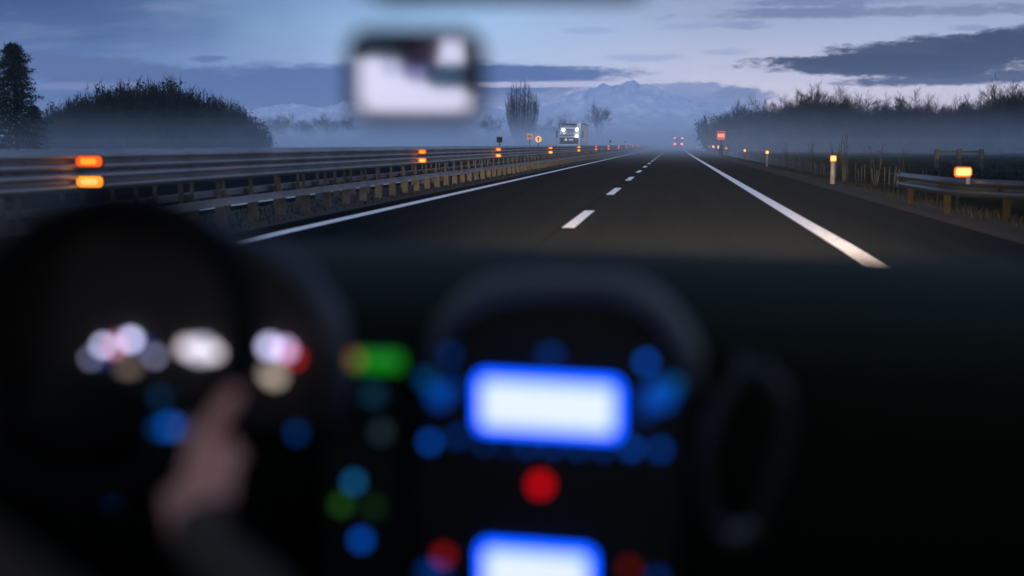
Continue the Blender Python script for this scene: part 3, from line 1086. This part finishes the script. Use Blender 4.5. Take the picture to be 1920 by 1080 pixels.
for px, py, r in ((1056.5, 243.5, .19), (1082, 243, .19), (1081.5, 254.8, .17)):
    c = at(px, py, Y0)
    MB().disc((c.x, Y0 - .28, c.z), r, .10).build('headlamp', m_head, L)
for s_ in (-1, 1):
    MB().box((X0 + s_ * 1.50 - .13, Y0 - .1, 2.0), (X0 + s_ * 1.50 + .13, Y0 + .05, 2.75), .05).build('wing_mirror', m_grey, L)
    MB().tube([(X0 + s_ * 1.15, Y0 + .1, 2.7), (X0 + s_ * 1.50, Y0 - .02, 2.72)], .03, 6).build('mirror_arm', m_grey, L)
    MB().disc((X0 + s_ * 1.08, Y0 + .9, .5), .5, .34, 'x').build('wheel', m_tyre, L)
    MB().disc((X0 + s_ * 1.08, Y0 + 9.5, .5), .5, .34, 'x').build('wheel', m_tyre, L)
fr = MB()
fr.box((X0 - 1.22, Y0 + .2, 3.56), (X0 + 1.0, Y0 + .28, 3.64)).box((X0 - 1.22, Y0 + .2, 3.1), (X0 - 1.14, Y0 + .28, 3.56)).box((X0 + .7, Y0 + .2, 3.25), (X0 + .78, Y0 + .28, 3.56))
fr.build('roof_rack', m_grey, L)
MB().box((X0 + .80, Y0 + .5, 1.9), (X0 + 1.24, Y0 + 2.3, 3.72), .06).build('wind_deflector', m_white, L)
tr_ = MB()
tr_.box((X0 - 1.2, Y0 + 2.8, .9), (X0 + 1.2, Y0 + 14.5, 3.5))
tr_.build('trailer', m_curt, L)
for k in range(14):
    y = Y0 + 3 + k * .86
    MB().box((X0 + 1.205, y, .95), (X0 + 1.25, y + .12, 3.62)).build('trailer_stanchion', m_white, L)
MB().box((X0 - 1.22, Y0 + 2.7, 3.62), (X0 + 1.25, Y0 + 14.5, 3.70)).build('trailer_roof', m_grey, L)

# lorry ahead in our lane
X1, Y1 = 1.55, 367.0
L2 = empty('lorry', (X1, Y1, 0), 'dark lorry far ahead in the mist showing four red rear lamps', 'lorry', None, True)
m_tail = glow('tail_lamp', (1.0, 0.12, 0.07), 15)
MB().box((X1 - 1.22, Y1 + .3, .9), (X1 + 1.22, Y1 + 11, 3.35), .08).build('box_body', mat('dark_lorry_body', (.03, .035, .04), .6), L2)
MB().box((X1 - 1.1, Y1 + 11.4, .6), (X1 + 1.1, Y1 + 13.4, 3.0), .1).build('cab', m_grey, L2)
MB().box((X1 - 1.2, Y1 + .1, .55), (X1 + 1.2, Y1 + .28, .85)).build('bumper', m_grey, L2)
MB().box((X1 - .02, Y1 + .26, 1.0), (X1 + .02, Y1 + .29, 3.25)).build('door_seam', m_black, L2)
for s_ in (-1, 1):
    MB().disc((X1 + s_ * 1.05, Y1 + .05, 1.35), .34, .08).build('tail_lamp', m_tail, L2)
    MB().disc((X1 + s_ * 1.05, Y1 + .2, 3.1), .24, .08).build('marker_lamp', glow('marker_lamp_red', (1, .2, .2), 9), L2)
    MB().disc((X1 + s_ * 1.0, Y1 + 1.6, .5), .5, .36, 'x').build('wheel', m_tyre, L2)
    MB().disc((X1 + s_ * 1.0, Y1 + 11.8, .5), .5, .36, 'x').build('wheel', m_tyre, L2)
MB().disc((X1 + .5, Y1 + .05, .78), .14, .05).build('plate_lamp', m_dim, L2)

# ------------------------------------------------------------------ air: thin even haze, and the ground mist lying over the fields
def volbox(name, lo, hi, dens, col=(0.76, 0.88, 1.0), label=None, cat=None):
    m = bpy.data.materials.new(name + '_air')
    m.use_nodes = True
    t = m.node_tree
    t.nodes.remove(t.nodes['Principled BSDF'])
    v_ = t.nodes.new('ShaderNodeVolumePrincipled')
    v_.inputs['Color'].default_value = (*col, 1)
    v_.inputs['Density'].default_value = dens
    v_.inputs['Anisotropy'].default_value = 0.0
    t.links.new(v_.outputs[0], t.nodes['Material Output'].inputs['Volume'])
    return MB().box(lo, hi).build(name, m, kind='stuff', label=label, cat=cat)


volbox('haze', (-3300, -90, -4), (3300, 5300, 172), 0.00017, label='thin even haze in the air over the whole motorway', cat='haze')
for k, (top, y0, dens) in enumerate(((1.8, 60, .0011), (2.6, 75, .0011), (3.4, 90, .0012), (4.2, 104, .0013), (5.0, 118, .0010), (5.7, 130, .0010), (6.2, 138, .0006), (6.7, 146, .0004), (7.2, 152, .0003))):
    volbox('mist', (-1500, y0, -3), (1500, 2300 + k, top), dens, label='low ground mist over road and fields, %s layer up' % ORD[k], cat='mist')

# ------------------------------------------------------------------ the car we sit in
exec_car = True
m_plastic = mat('black_dash_plastic', (0.009, 0.013, 0.009), .65, spec=.35, n_scale=30, n_amt=.3)
m_soft = mat('soft_dash_top', (0.006, 0.010, 0.0045), .9, spec=.2, n_scale=60, n_amt=.3, bump=.2)
m_trim = mat('grey_satin_trim', (0.085, 0.10, 0.092), .45, spec=.5, n_scale=20)
m_wheelr = mat('black_wheel_leather', (0.006, 0.006, 0.006), .8, spec=.08, n_scale=40)
m_fabric = mat('dark_teal_seat_cloth', (0.04, 0.50, 0.66), .9, n_scale=50)
m_head_l = mat('grey_headliner', (0.05, 0.055, 0.055), .9, n_scale=30)
m_body = mat('dark_car_paint', (0.010, 0.011, 0.013), .35, spec=.4, n_scale=2)
CX = -.20
CAR = empty('car_interior', (CX, 1.0, 0), 'dark car interior around the camera with dashboard and blue lit console', 'car', None, True)

# shell: roof, doors below the window line, floor, bonnet, tailgate; windows are open
sh = MB()
xl, xr = CX - 1.0, CX + 1.0
roofline = [(-1.5, 1.80), (-.6, 1.82), (.5, 1.77), (1.1, 1.66), (1.45, 1.51)]
rr = [[(xl + .12, y, z - .06), (xl + .3, y, z - .01), (CX, y, z), (xr - .3, y, z - .01), (xr - .12, y, z - .06), (xr - .12, y, z - .10), (CX, y, z - .035), (xl + .12, y, z - .10)] for y, z in roofline]
sh.loft(rr, caps=True)
sh.build('roof', m_head_l, CAR)
for s_, x in ((-1, xl), (1, xr)):
    MB().box((x - .03, -1.4, .35), (x + .03, 2.3, .98), .05).build('door_panel', m_plastic, CAR)
    MB().tube([(x, 2.0, .97), (x - s_ * .03, 1.75, 1.20), (x - s_ * .12, 1.42, 1.47)], .040, 8).build('windscreen_pillar', m_plastic, CAR)
    MB().tube([(x, .35, .98), (x - s_ * .12, .30, 1.72)], .05, 8).build('door_pillar', m_plastic, CAR)
    MB().tube([(x, -1.45, .98), (x - s_ * .12, -1.4, 1.76)], .10, 8).build('rear_pillar', m_plastic, CAR)
MB().box((xl, -1.5, .22), (xr, 2.3, .28)).build('floor', m_plastic, CAR)
MB().box((xl + .03, -1.54, .28), (xr - .03, -1.46, .96), .04).build('tailgate', m_plastic, CAR)
bn = MB()
rr = []
for y, z in ((2.36, .955), (2.7, .93), (3.1, .87), (3.35, .78), (3.42, .6)):
    rr.append([(CX + x * .86 * (1 - max(0, y - 3) * .12), y, z - .09 * abs(x) ** 3) for x in (-1, -.7, -.35, 0, .35, .7, 1)])
bn.loft(rr, close=False)
bn.v = bn.v + [(x, y, z - .03) for x, y, z in bn.v]
nn = len(bn.v) // 2
bn.f += [tuple(i + nn for i in f)[::-1] for f in bn.f]
bn.build('bonnet', m_body, CAR, True)
# windscreen pane
mw = bpy.data.materials.new('clear_glass')
mw.use_nodes = True
t = mw.node_tree
t.nodes.remove(t.nodes['Principled BSDF'])
tb = t.nodes.new('ShaderNodeBsdfTransparent')
tb.inputs[0].default_value = (.96, .98, .97, 1)
t.links.new(tb.outputs[0], t.nodes['Material Output'].inputs['Surface'])
MB().add([(xl + .03, 2.33, .97), (xr - .03, 2.33, .97), (xr - .13, 1.46, 1.47), (xl + .13, 1.46, 1.47)], [(0, 1, 2, 3)]).build('windscreen', mw, CAR)

# dashboard: sections lofted across the car
DASH = MB()
secs = []
for i in range(25):
    x = xl + .04 + (xr - xl - .08) * i / 24
    u_ = (x - CX) / .9
    pxe = 0
    # far edge line of the dash seen against the road
    zf = at(1262, 468, 2.20).z + (-.015) * (x + .1)
    secs.append([(x, 2.30, .80), (x, 2.20 - .05 * u_ * u_, zf), (x, 2.00, zf + .002), (x, 1.86, zf - .018), (x, 1.76, zf - .055), (x, 1.71, zf - .12), (x, 1.74, .78), (x, 1.82, .45), (x, 2.3, .40)])
DASH.loft(secs, caps=True)
dash = DASH.build('dashboard', m_soft, CAR, True)
PZ = 1.69
# centre stack panel under its arch
cs = MB()
a0, a1 = at(800, 1150, 1.70), at(1300, 600, 1.70)
pts = []
top_prof = [(775, 1250), (775, 900), (790, 760), (815, 660), (860, 600), (930, 565), (1040, 555), (1150, 560), (1220, 590), (1268, 650), (1290, 760), (1285, 900), (1250, 1250)]
front = [at(x, y, 1.665) for x, y in top_prof]
backp = [p + Vector((0, .10, 0)) for p in front]
cs.loft([front, backp], close=True, caps=True)
stack = cs.build('centre_stack', m_plastic, CAR)
arch = [(806, 700), (815, 640), (838, 602), (880, 560), (925, 538), (1000, 531), (1100, 533), (1185, 540), (1232, 572), (1275, 620), (1300, 668), (1306, 740)]
MB().tube([at(x, y, 1.645) for x, y in arch], [.006, .009, .012, .015, .016, .016, .016, .017, .018, .018, .014, .008], 10).build('console_arch', m_trim, CAR, True)


def scr(name, x0, y0, x1, y1, Y, parent, core, rim, k=.008, tilt=0.0):
    a, b_ = at(x0, y1, Y), at(x1, y0, Y)
    dz = tilt
    fr_ = MB().box((a.x, Y, a.z), (b_.x, Y + .01, b_.z), .012)
    fr_.v = [(x, y, z - dz * (x - a.x)) for x, y, z in fr_.v]
    o = fr_.build(name, rim, parent)
    mid = MB().box((a.x + k, Y - .004, a.z + k), (b_.x - k, Y - .001, b_.z - k), .006)
    mid.v = [(x, y, z - dz * (x - a.x)) for x, y, z in mid.v]
    mid.build('screen', core, o)
    return o


m_lcd = glow('lcd_white', (0.72, 0.80, 1.0), 1.10, 1)
m_lcdb = glow('lcd_blue_rim', (0.0, 0.085, 1.0), 4.0, 1)
scr('radio_display', 893, 708, 1163, 808, 1.655, CAR, m_lcd, m_lcdb, .010, .03)
scr('climate_display', 900, 1028, 1112, 1135, 1.655, CAR, m_lcd, m_lcdb, .010, .03)


def button(px, py, r, col, s_, Y=1.655, sx=1.0, name='lit_button', par=CAR, sz=1.0):
    c = at(px, py, Y)
    key = 'button_%s_%.2f' % ('_'.join('%02d' % int(q * 99) for q in col), s_)
    MB().disc(c, r, .006, 'y', 16, sx).build(name, glow(key, col, s_), par)


BLUE = (0.0, 0.055, 0.36)
TEAL = (0.0, 0.10, 0.30)
for px, py, r, s_, sx in (
        (843, 666, .007, .9, 1), (1032, 666, .007, .9, 1.6), (1212, 679, .0065, 4.2, 1),
        (806, 829, .0068, 3.4, 1), (858, 819, .0065, 1.2, 1), (908, 831, .0062, .9, 1), (950, 835, .006, .45, 1), (990, 836, .0062, 1.4, 1), (1035, 837, .0062, 1.5, 1), (1083, 839, .0062, 1.4, 1),
        (1130, 841, .0062, 1.3, 1), (1184, 840, .0068, 2.8, 1), (1238, 843, .0070, 1.8, 1)):
    button(px, py, r, BLUE, s_, sx=sx)
# rocker blocks either side of the display
button(825, 742, .0150, BLUE, 1.15, sx=1.0)
button(800, 712, .0100, TEAL, .8)
button(848, 726, .0100, BLUE, .6)
button(1236, 742, .0180, BLUE, 1.25, sx=1.15)
button(1210, 770, .0110, BLUE, .6)
button(1262, 722, .0100, TEAL, .9)
button(1013, 909, .0110, (0.75, 0.0, 0.004), 1.6, name='hazard_button')
button(832, 1042, .0085, (0.55, 0.01, 0.01), .9, name='heater_button')
button(1180, 1066, .0085, (0.45, 0.02, 0.0), .38, name='heater_button')
button(812, 1072, .0090, BLUE, .8, sx=2)
button(1232, 1085, .0090, BLUE, .6)
# small controls between wheel and console
c = at(694, 676, 1.70)
sw = MB().box((c.x - .048, 1.69, c.z - .011), (c.x + .048, 1.70, c.z + .011), .006).build('switch_display', glow('green_lamp', (0.01, 0.30, 0.015), .8), CAR)
button(662, 674, .0085, (0.95, 0.22, 0.05), .45, 1.68, name='warning_lamp')
for px, py, col, s_, r in ((663, 904, (0.01, .16, .42), 1.7, .0075), (677, 1013, BLUE, 3.0, .0085), (640, 946, (0.05, .25, .03), .5, .009), (700, 950, (0.05, .2, .03), .2, .009),
                           (556, 812, (0, .06, .28), 1.0, .0080), (210, 946, (0, .05, .22), .55, .009), (715, 810, (.05, .10, .12), .5, .010), (700, 740, (.01, .06, .12), .7, .012)):
    button(px, py, r, col, s_, 1.68, name='lit_switch')
lp = MB()
c0, c1 = at(600, 640, 1.74), at(790, 1150, 1.74)
lp.box((c0.x, 1.705, c1.z), (c1.x, 1.78, c0.z), .03)
lp.build('switch_panel', m_plastic, CAR)

# passenger grab loop
loop = [(1330, 960), (1322, 880), (1335, 800), (1362, 735), (1395, 697), (1430, 692), (1462, 725), (1478, 785), (1468, 850), (1446, 920), (1425, 975), (1402, 1005), (1370, 1010), (1345, 995)]
MB().tube([at(x, y, 1.62) for x, y in loop], .011, 8, closed=True).build('grab_handle', mat('dim_trim_plastic', (.008, .012, .010), .5), CAR, True)
MB().tube([at(x, y, 1.60) for x, y in ((1360, 1006), (1385, 1002), (1412, 988))], .013, 8).build('handle_clip', m_trim, CAR, True)
for px, py in ((1395, 697), (1360, 1008)):
    p = at(px, py, 1.62)
    MB().tube([p, p + Vector((0, .14, 0))], .010, 6).build('handle_mount', m_plastic, CAR)

# instrument cluster with its hood
cx_, cz_ = at(345, 672, 1.70).x, at(345, 672, 1.70).z
cl = MB()
hood = [(-60, 760), (-55, 600), (0, 404), (110, 380), (240, 380), (370, 418), (480, 470), (560, 520), (618, 600), (640, 700), (630, 790)]
front = [at(x, y, 1.56) for x, y in hood]
mid_ = [at(x, y, 1.64) for x, y in hood]
back_ = [at(x, y, 1.80) for x, y in hood]
cl.loft([[p + Vector((0, 0, -.012)) for p in front], front, mid_, back_], close=False)
cl.build('cluster_hood', mat('dull_hood_plastic', (.008, .009, .009), .8, spec=.15), CAR, True)
MB().tube([at(x, y, 1.57) for x, y in hood], [.012, .012, .014, .014, .014, .016, .018, .024, .024, .016, .012], 8).build('hood_rim', mat('dark_satin_trim', (.042, .052, .060), .45), CAR, True)
fc = MB()
fa, fb = at(0, 800, 1.68), at(630, 480, 1.68)
face_ = [at(x, y, 1.67) for x, y in [(-30, 800), (-30, 600), (20, 440), (120, 408), (240, 406), (360, 436), (470, 486), (545, 530), (600, 605), (622, 700), (612, 800)]]
fc.loft([face_, [p + Vector((0, .09, 0)) for p in face_]], caps=True)
cluster = fc.build('instrument_cluster', mat('cluster_face', (.034, .031, .024), .8), CAR)


def gl(px, py, r, col, s_, Y=1.66, sx=1.0, name='gauge_light'):
    c = at(px, py, Y)
    MB().disc(c, r, .006, 'y', 14, sx).build(name, glow('gauge_%02d_%02d_%02d_%.2f' % (int(col[0] * 99), int(col[1] * 99), int(col[2] * 99), s_), col, s_), cluster)


WH, PK = (.62, .62, .95), (.75, .28, .45)
for a in ((170, 672, .0045, WH, 1.6), (193, 648, .0055, WH, 5.5), (213, 652, .0055, PK, 3.2), (222, 640, .005, PK, 1.4), (245, 637, .0065, WH, 6.5), (268, 650, .005, (.02, .06, .35), 2.0), (290, 668, .0055, WH, 1.6),
          (240, 690, .006, (.4, .3, .25), .9, 1.66, 2.2), (185, 672, .006, (0.01, .05, .3), 1.5),
          (440, 712, .005, WH, 1.8), (300, 745, .007, TEAL, .6), (476, 650, .005, WH, .8)):
    gl(*a)
gl(350, 652, .010, (.9, .78, .85), 1.6); gl(376, 656, .015, (.80, .78, .95), 1.3, 1.66, 1.4, 'fuel_gauge'); gl(402, 662, .008, (.9, .8, .85), 1.8)
gl(505, 650, .009, WH, 3.6, 1.66, 1, 'rev_counter'); gl(533, 656, .009, (.72, .5, .85), 3.0); gl(552, 672, .006, (.7, .02, .02), 2.2); gl(515, 708, .009, (.85, .72, .55), 1.0, 1.66, 1.3); gl(500, 700, .006, (.8, .6, .6), 1.0)

# steering wheel
WC = Vector((at(190, 645, 1.45).x, 1.45, at(190, 645, 1.45).z))
TL = radians(24)
VX, VV = Vector((1, 0, 0)), Vector((0, sin(TL), cos(TL)))
VN = Vector((0, -cos(TL), sin(TL)))
RW = .188
SW = bpy.data.objects.new('steering_wheel', None)
COL.objects.link(SW)
SW.parent = CAR
SW.matrix_parent_inverse = Matrix.Translation(CAR.location).inverted()
pt = lambda th, r=RW: WC + VX * cos(th) * r + VV * sin(th) * r
MB().tube([pt(2 * pi * k / 48) for k in range(48)], .021, 10, closed=True).build('rim', m_wheelr, SW, True)
hub = MB()
rr = []
for d_, r in ((.045, .070), (.02, .085), (-.02, .075), (-.035, .055)):
    rr.append([WC - VV * .092 + VX * cos(a) * r * 1.0 + VV * sin(a) * r * .68 - VN * d_ for a in [2 * pi * k / 20 for k in range(20)]])
hub.loft(rr, caps=True)
hub.build('hub', m_wheelr, SW, True)
for th in (radians(-14), radians(194), radians(-90)):
    MB().tube([pt(th, .05) - VV * .085, pt(th, .12) - VV * .055 + VN * -.012, pt(th, RW)], [.026, .018, .014], 8, squash=(1, .5)).build('spoke', m_wheelr, SW, True)
MB().tube([WC - VV * .095 - VN * .03, WC - VV * .11 - VN * .28], .035, 10).build('steering_column', m_plastic, CAR, True)
button(300, 796, .0085, (0, .08, .35), 1.6, 1.41, name='wheel_button')
button(318, 799, .0075, (0, .10, .55), 2.6, 1.41, name='wheel_button')
button(345, 806, .0075, (.12, .10, .28), 1.0, 1.41, name='wheel_button')

# rear-view mirror: a real mirror that shows the rear window of the car
YMR = 1.60
MC = at(779, 144, YMR)
T = Vector((-.13, -1.42, 1.52))
Nn = ((EYE - MC).normalized() + (T - MC).normalized()).normalized()
mxv = Vector((0, 0, 1)).cross(Nn).normalized()
myv = Nn.cross(mxv).normalized()
MW, MH = .178 / 2, .124 / 2
MR = bpy.data.objects.new('rear_view_mirror', None)
COL.objects.link(MR)
MR.parent = CAR
MR.matrix_parent_inverse = Matrix.Translation(CAR.location).inverted()
housing = MB()
rr = []
for d_, k_ in ((.0, .97), (-.004, 1.03), (-.02, 1.02), (-.04, .7)):
    rr.append([MC + mxv * x + myv * z + Nn * d_ for x, z in rrect(-MW * k_, -MH * k_, MW * k_, MH * k_, .032, 6)])
housing.loft(rr, caps=True)
housing.build('housing', m_black, MR, True)
m_mir = bpy.data.materials.new('mirror_silver')
m_mir.use_nodes = True
b = m_mir.node_tree.nodes['Principled BSDF']
b.inputs['Metallic'].default_value = 1
b.inputs['Roughness'].default_value = .055
b.inputs['Base Color'].default_value = (.93, .94, .95, 1)
gp = MB()
kk = .87
gp.loft([[MC + mxv * x + myv * z + Nn * d_ for x, z in rrect(-MW * kk, -MH * kk, MW * kk, MH * kk, .027, 6)] for d_ in (.0012, .004)], caps=True)
gp.build('mirror_glass', m_mir, MR)
MB().tube([MC - Nn * .03, MC + Vector((0.01, .10, .0)), MC + Vector((0.01, .14, .005))], .012, 8).build('stalk', m_black, MR)
# overhead sensor pod at the top of the windscreen
pa, pb = at(700, -12, 1.48), at(1215, -2, 1.48)
MB().box((pa.x, 1.36, pb.z), (pb.x, 1.50, pb.z + .075), .02).build('overhead_pod', m_black, CAR)


def refl(px, py, Yb):
    """where the sight line over the mirror at this place meets the plane y = Yb behind the car"""
    d_ = RT * ((px - 960) / FPX) + UP * (-(py - 540) / FPX) + FW
    s_ = (MC - EYE).dot(Nn) / d_.dot(Nn)
    h_ = EYE + d_ * s_
    r_ = d_ - Nn * 2 * d_.dot(Nn)
    return h_ + r_ * ((Yb - h_.y) / r_.y)


def rbox(x0, y0, x1, y1, Yb, th, bev):
    a, b_ = refl(x0, y1, Yb), refl(x1, y0, Yb)
    return MB().box((min(a.x, b_.x), Yb - th, a.z), (max(a.x, b_.x), Yb, b_.z), bev)


def tint(name, col):
    m = bpy.data.materials.new(name)
    m.use_nodes = True
    q = m.node_tree
    q.nodes.remove(q.nodes['Principled BSDF'])
    b_ = q.nodes.new('ShaderNodeBsdfTransparent')
    b_.inputs[0].default_value = (*col, 1)
    q.links.new(b_.outputs[0], q.nodes['Material Output'].inputs['Surface'])
    return m


# rear cabin: header, shelf, posts, plus tinted films added to colour the mirror
rbox(560, -60, 1000, 66, -1.43, .06, .02).build('rear_header', m_black, CAR)
rbox(560, 214, 1000, 420, -1.43, .06, .02).build('rear_shelf', m_plastic, CAR)
sq = lambda r, g, b: (r ** .5, g ** .5, b ** .5)       # a film is crossed twice, front and back face
rbox(560, 0, 775, 106, -1.30, .004, .05).build('mirror_tint_film', tint('dark_teal_film', sq(.005, .025, .035)), CAR)  # unseen films, shaped and tinted for what the mirror shows
rbox(745, 0, 824, 124, -1.26, .004, .05).build('mirror_tint_film', tint('brown_film', sq(.035, .022, .032)), CAR)
rbox(756, 100, 812, 152, -1.22, .004, .035).build('mirror_tint_film', tint('lilac_film', sq(.26, .24, .42)), CAR)
rbox(715, 88, 775, 140, -1.20, .004, .03).build('mirror_tint_film', tint('pale_grey_film', sq(.62, .64, .70)), CAR)
rbox(798, 122, 980, 164, -1.24, .004, .04).build('mirror_tint_film', tint('teal_film', sq(.003, .055, .10)), CAR)
rbox(872, 30, 960, 176, -1.34, .004, .02).build('mirror_tint_film', tint('deep_teal_film', sq(.006, .022, .034)), CAR)
rbox(893, 30, 980, 240, -1.38, .04, .02).build('rear_window_post', m_black, CAR)
rbox(560, 40, 664, 240, -1.36, .04, .02).build('rear_window_post', m_black, CAR)

# driver's seat
st_ = MB().box((-.94, .42, .38), (-.46, .98, .48), .05)
m_seatc = mat('charcoal_seat_cloth', (.012, .014, .016), .9, n_scale=50)
seat = st_.build('driver_seat', m_seatc, CAR)
MB().box((-.94, .36, .52), (-.46, .47, 1.02), .06).build('seat_back', m_seatc, seat)
MB().box((-.82, .38, 1.04), (-.58, .46, 1.24), .05).build('headrest', m_seatc, seat)
MB().box((-.90, .46, .28), (-.50, .94, .38)).build('seat_base', m_plastic, seat)

# headlamps of our own car
for x in (CX - .62, CX + .62):
    MB().disc((x, 3.46, .64), .09, .06).build('headlamp', mat('lamp_glass', (.6, .6, .6), .1), CAR)
    sp = bpy.data.lights.new('headlamp_beam', 'SPOT')
    sp.energy = 105000
    sp.color = (1.0, .74, .50)
    sp.spot_size = radians(50)
    sp.spot_blend = 1.0
    sp.shadow_soft_size = .05
    o = bpy.data.objects.new('headlamp_beam', sp)
    o.location = (x, 3.56, .64)
    o.rotation_euler = (radians(90 - 17.0), 0, radians(-3))
    COL.objects.link(o)

# ------------------------------------------------------------------ the driver
P, E, Rr = [], [], []


def pv(p, r, par=None):
    P.append(Vector(p))
    Rr.append(r)
    if par is not None: E.append((par, len(P) - 1))
    return len(P) - 1


DX = -.70
pel = pv((DX, .66, .60), .15)
sp1 = pv((DX, .635, .78), .135, pel)
ch = pv((DX, .62, .95), .15, sp1)
nk0 = pv((DX, .62, 1.06), .085, ch)
nk = pv((DX, .635, 1.13), .055, nk0)
hd = pv((DX, .655, 1.22), .080, nk)
hd2 = pv((DX, .66, 1.30), .078, hd)
sR = pv((DX + .18, .64, 1.01), .060, ch)
uR = pv((-.445, .785, .865), .048, sR)
eR = pv((-.375, .93, .735), .043, uR)
fR = pv((-.40, 1.13, .765), .038, eR)
GR = pt(radians(-46))                       # where the right hand holds the rim
wR = pv(GR + Vector((.060, -.125, -.058)), .027, fR)
tang = (pt(radians(-44)) - pt(radians(-48))).normalized()    # upwards along the rim
outw = (GR - WC).normalized()
fwd = -VN


def hand(w, G, tg, ow, k_=1.12):
    """palm of four metacarpals, four fingers closed over the rim, thumb along its near side"""
    for k in range(4):
        o_ = tg * (.036 - .023 * k) * k_
        ln = (1.0, 1.08, 1.0, .80)[k]
        m_ = pv(P[w] + (ow * .010 + tg * (.016 - .011 * k)), .0175, w)
        a_ = pv(G + ow * .040 * k_ + o_ - fwd * (.020 + .004 * abs(k - 1)), .0150, m_)
        b1_ = pv(G + ow * .036 * k_ + o_ * 1.04 + fwd * .020 * ln, .0105, a_)
        b2_ = pv(G + ow * .010 + o_ * 1.06 + fwd * .034 * ln, .0095, b1_)
        pv(G - ow * .018 + o_ * 1.06 + fwd * .024 * ln, .0082, b2_)
    p_ = pv(P[w] * .45 + (G + ow * .030 - fwd * .020) * .55, .0230, w)
    t0_ = pv(G + ow * .016 - fwd * .036 + tg * .030, .0145, p_)
    t1_ = pv(G + ow * .002 - fwd * .032 + tg * .066, .0125, t0_)
    pv(G - ow * .008 - fwd * .026 + tg * .094, .0105, t1_)


hand(wR, GR, tang, outw)
# left arm and hand
sL = pv((DX - .18, .64, 1.01), .060, ch)
uL = pv((-.93, .80, .87), .048, sL)
eL = pv((-.96, .97, .75), .043, uL)
GL = pt(radians(200))
wL = pv(GL + Vector((-.040, -.125, -.045)), .027, eL)
hand(wL, GL, (pt(radians(198)) - pt(radians(202))).normalized(), (GL - WC).normalized())
for s_ in (-1, 1):
    hp = pv((DX + s_ * .10, .74, .58), .095, pel)
    kn = pv((DX + s_ * .13, 1.18, .64), .065, hp)
    an = pv((DX + s_ * .12, 1.50, .36), .042, kn)
    pv((DX + s_ * .12, 1.64, .34), .036, an)
bod = MB()
for a_, b_ in E:
    pa_, pb_, ra, rb = P[a_], P[b_], Rr[a_], Rr[b_]
    d_ = (pb_ - pa_)
    if d_.length > 1e-4:
        bod.tube([pa_, pa_.lerp(pb_, .5), pb_], [ra, (ra + rb) / 2, rb], 16)
for p_, r_ in zip(P, Rr):
    bod.loft([[p_ + Vector((cos(q) * sin(a) * r_, sin(q) * sin(a) * r_, cos(a) * r_)) for q in [2 * pi * i_ / 14 for i_ in range(14)]] for a in [max(.02, min(pi - .02, pi * k_ / 9)) for k_ in range(10)]], caps=True)
ob = bod.build('skeleton')
rm = ob.modifiers.new('voxels', 'REMESH')
rm.mode = 'VOXEL'
rm.voxel_size = .0042
sm_ = ob.modifiers.new('relax', 'SMOOTH')
sm_.factor = .5
sm_.iterations = 7
dg = bpy.context.evaluated_depsgraph_get()
bm_ = bpy.data.meshes.new_from_object(ob.evaluated_get(dg))
bpy.data.objects.remove(ob)
bm_.name = 'person'
bm_.materials.clear()
m_skin = mat('skin', (0.84, 0.38, 0.25), .55, n_scale=20, n_amt=.12)
m_sleeve = mat('olive_sweater', (0.055, 0.040, 0.021), .9, n_scale=60, n_amt=.25)
m_jeans = mat('dark_jeans', (0.015, .02, .035), .9, n_scale=60)
for m in (m_sleeve, m_skin, m_jeans): bm_.materials.append(m)
axR, axL = (P[wR] - P[fR]).normalized(), (P[wL] - P[eL]).normalized()
for p in bm_.polygons:
    c = p.center
    p.use_smooth = True
    p.material_index = 1 if c.z > 1.10 or ((c - P[wR]).dot(axR) > .012 and (c - P[wR]).length < .24) or ((c - P[wL]).dot(axL) > .012 and (c - P[wL]).length < .24) else (2 if c.z < .64 else 0)
per = bpy.data.objects.new('person', bm_)
COL.objects.link(per)
tag(per, 'driver in a dark olive sweater with one hand gripping the steering wheel', 'person')
hr = MB()
rr = []
for k in range(9):
    a = pi * k / 8
    rr.append([(DX + cos(q) * sin(a) * .092, .645 + sin(q) * sin(a) * .10, 1.285 + cos(a) * .105) for q in [2 * pi * i / 16 for i in range(16)]])
hr.loft(rr[:6])
hr.build('hair', mat('dark_brown_hair', (.02, .014, .01), .8), per, True)
hf = MB()
for s_ in (-1, 1):
    hf.tube([(DX + s_ * .03, .732, 1.262), (DX + s_ * .03, .742, 1.262)], .010, 8)
hf.tube([(DX, .72, 1.265), (DX, .755, 1.235), (DX, .732, 1.225)], [.008, .014, .008], 8)
hf.tube([(DX - .022, .732, 1.195), (DX, .740, 1.193), (DX + .022, .732, 1.195)], .006, 6)
hf.build('face', m_skin, per, True)
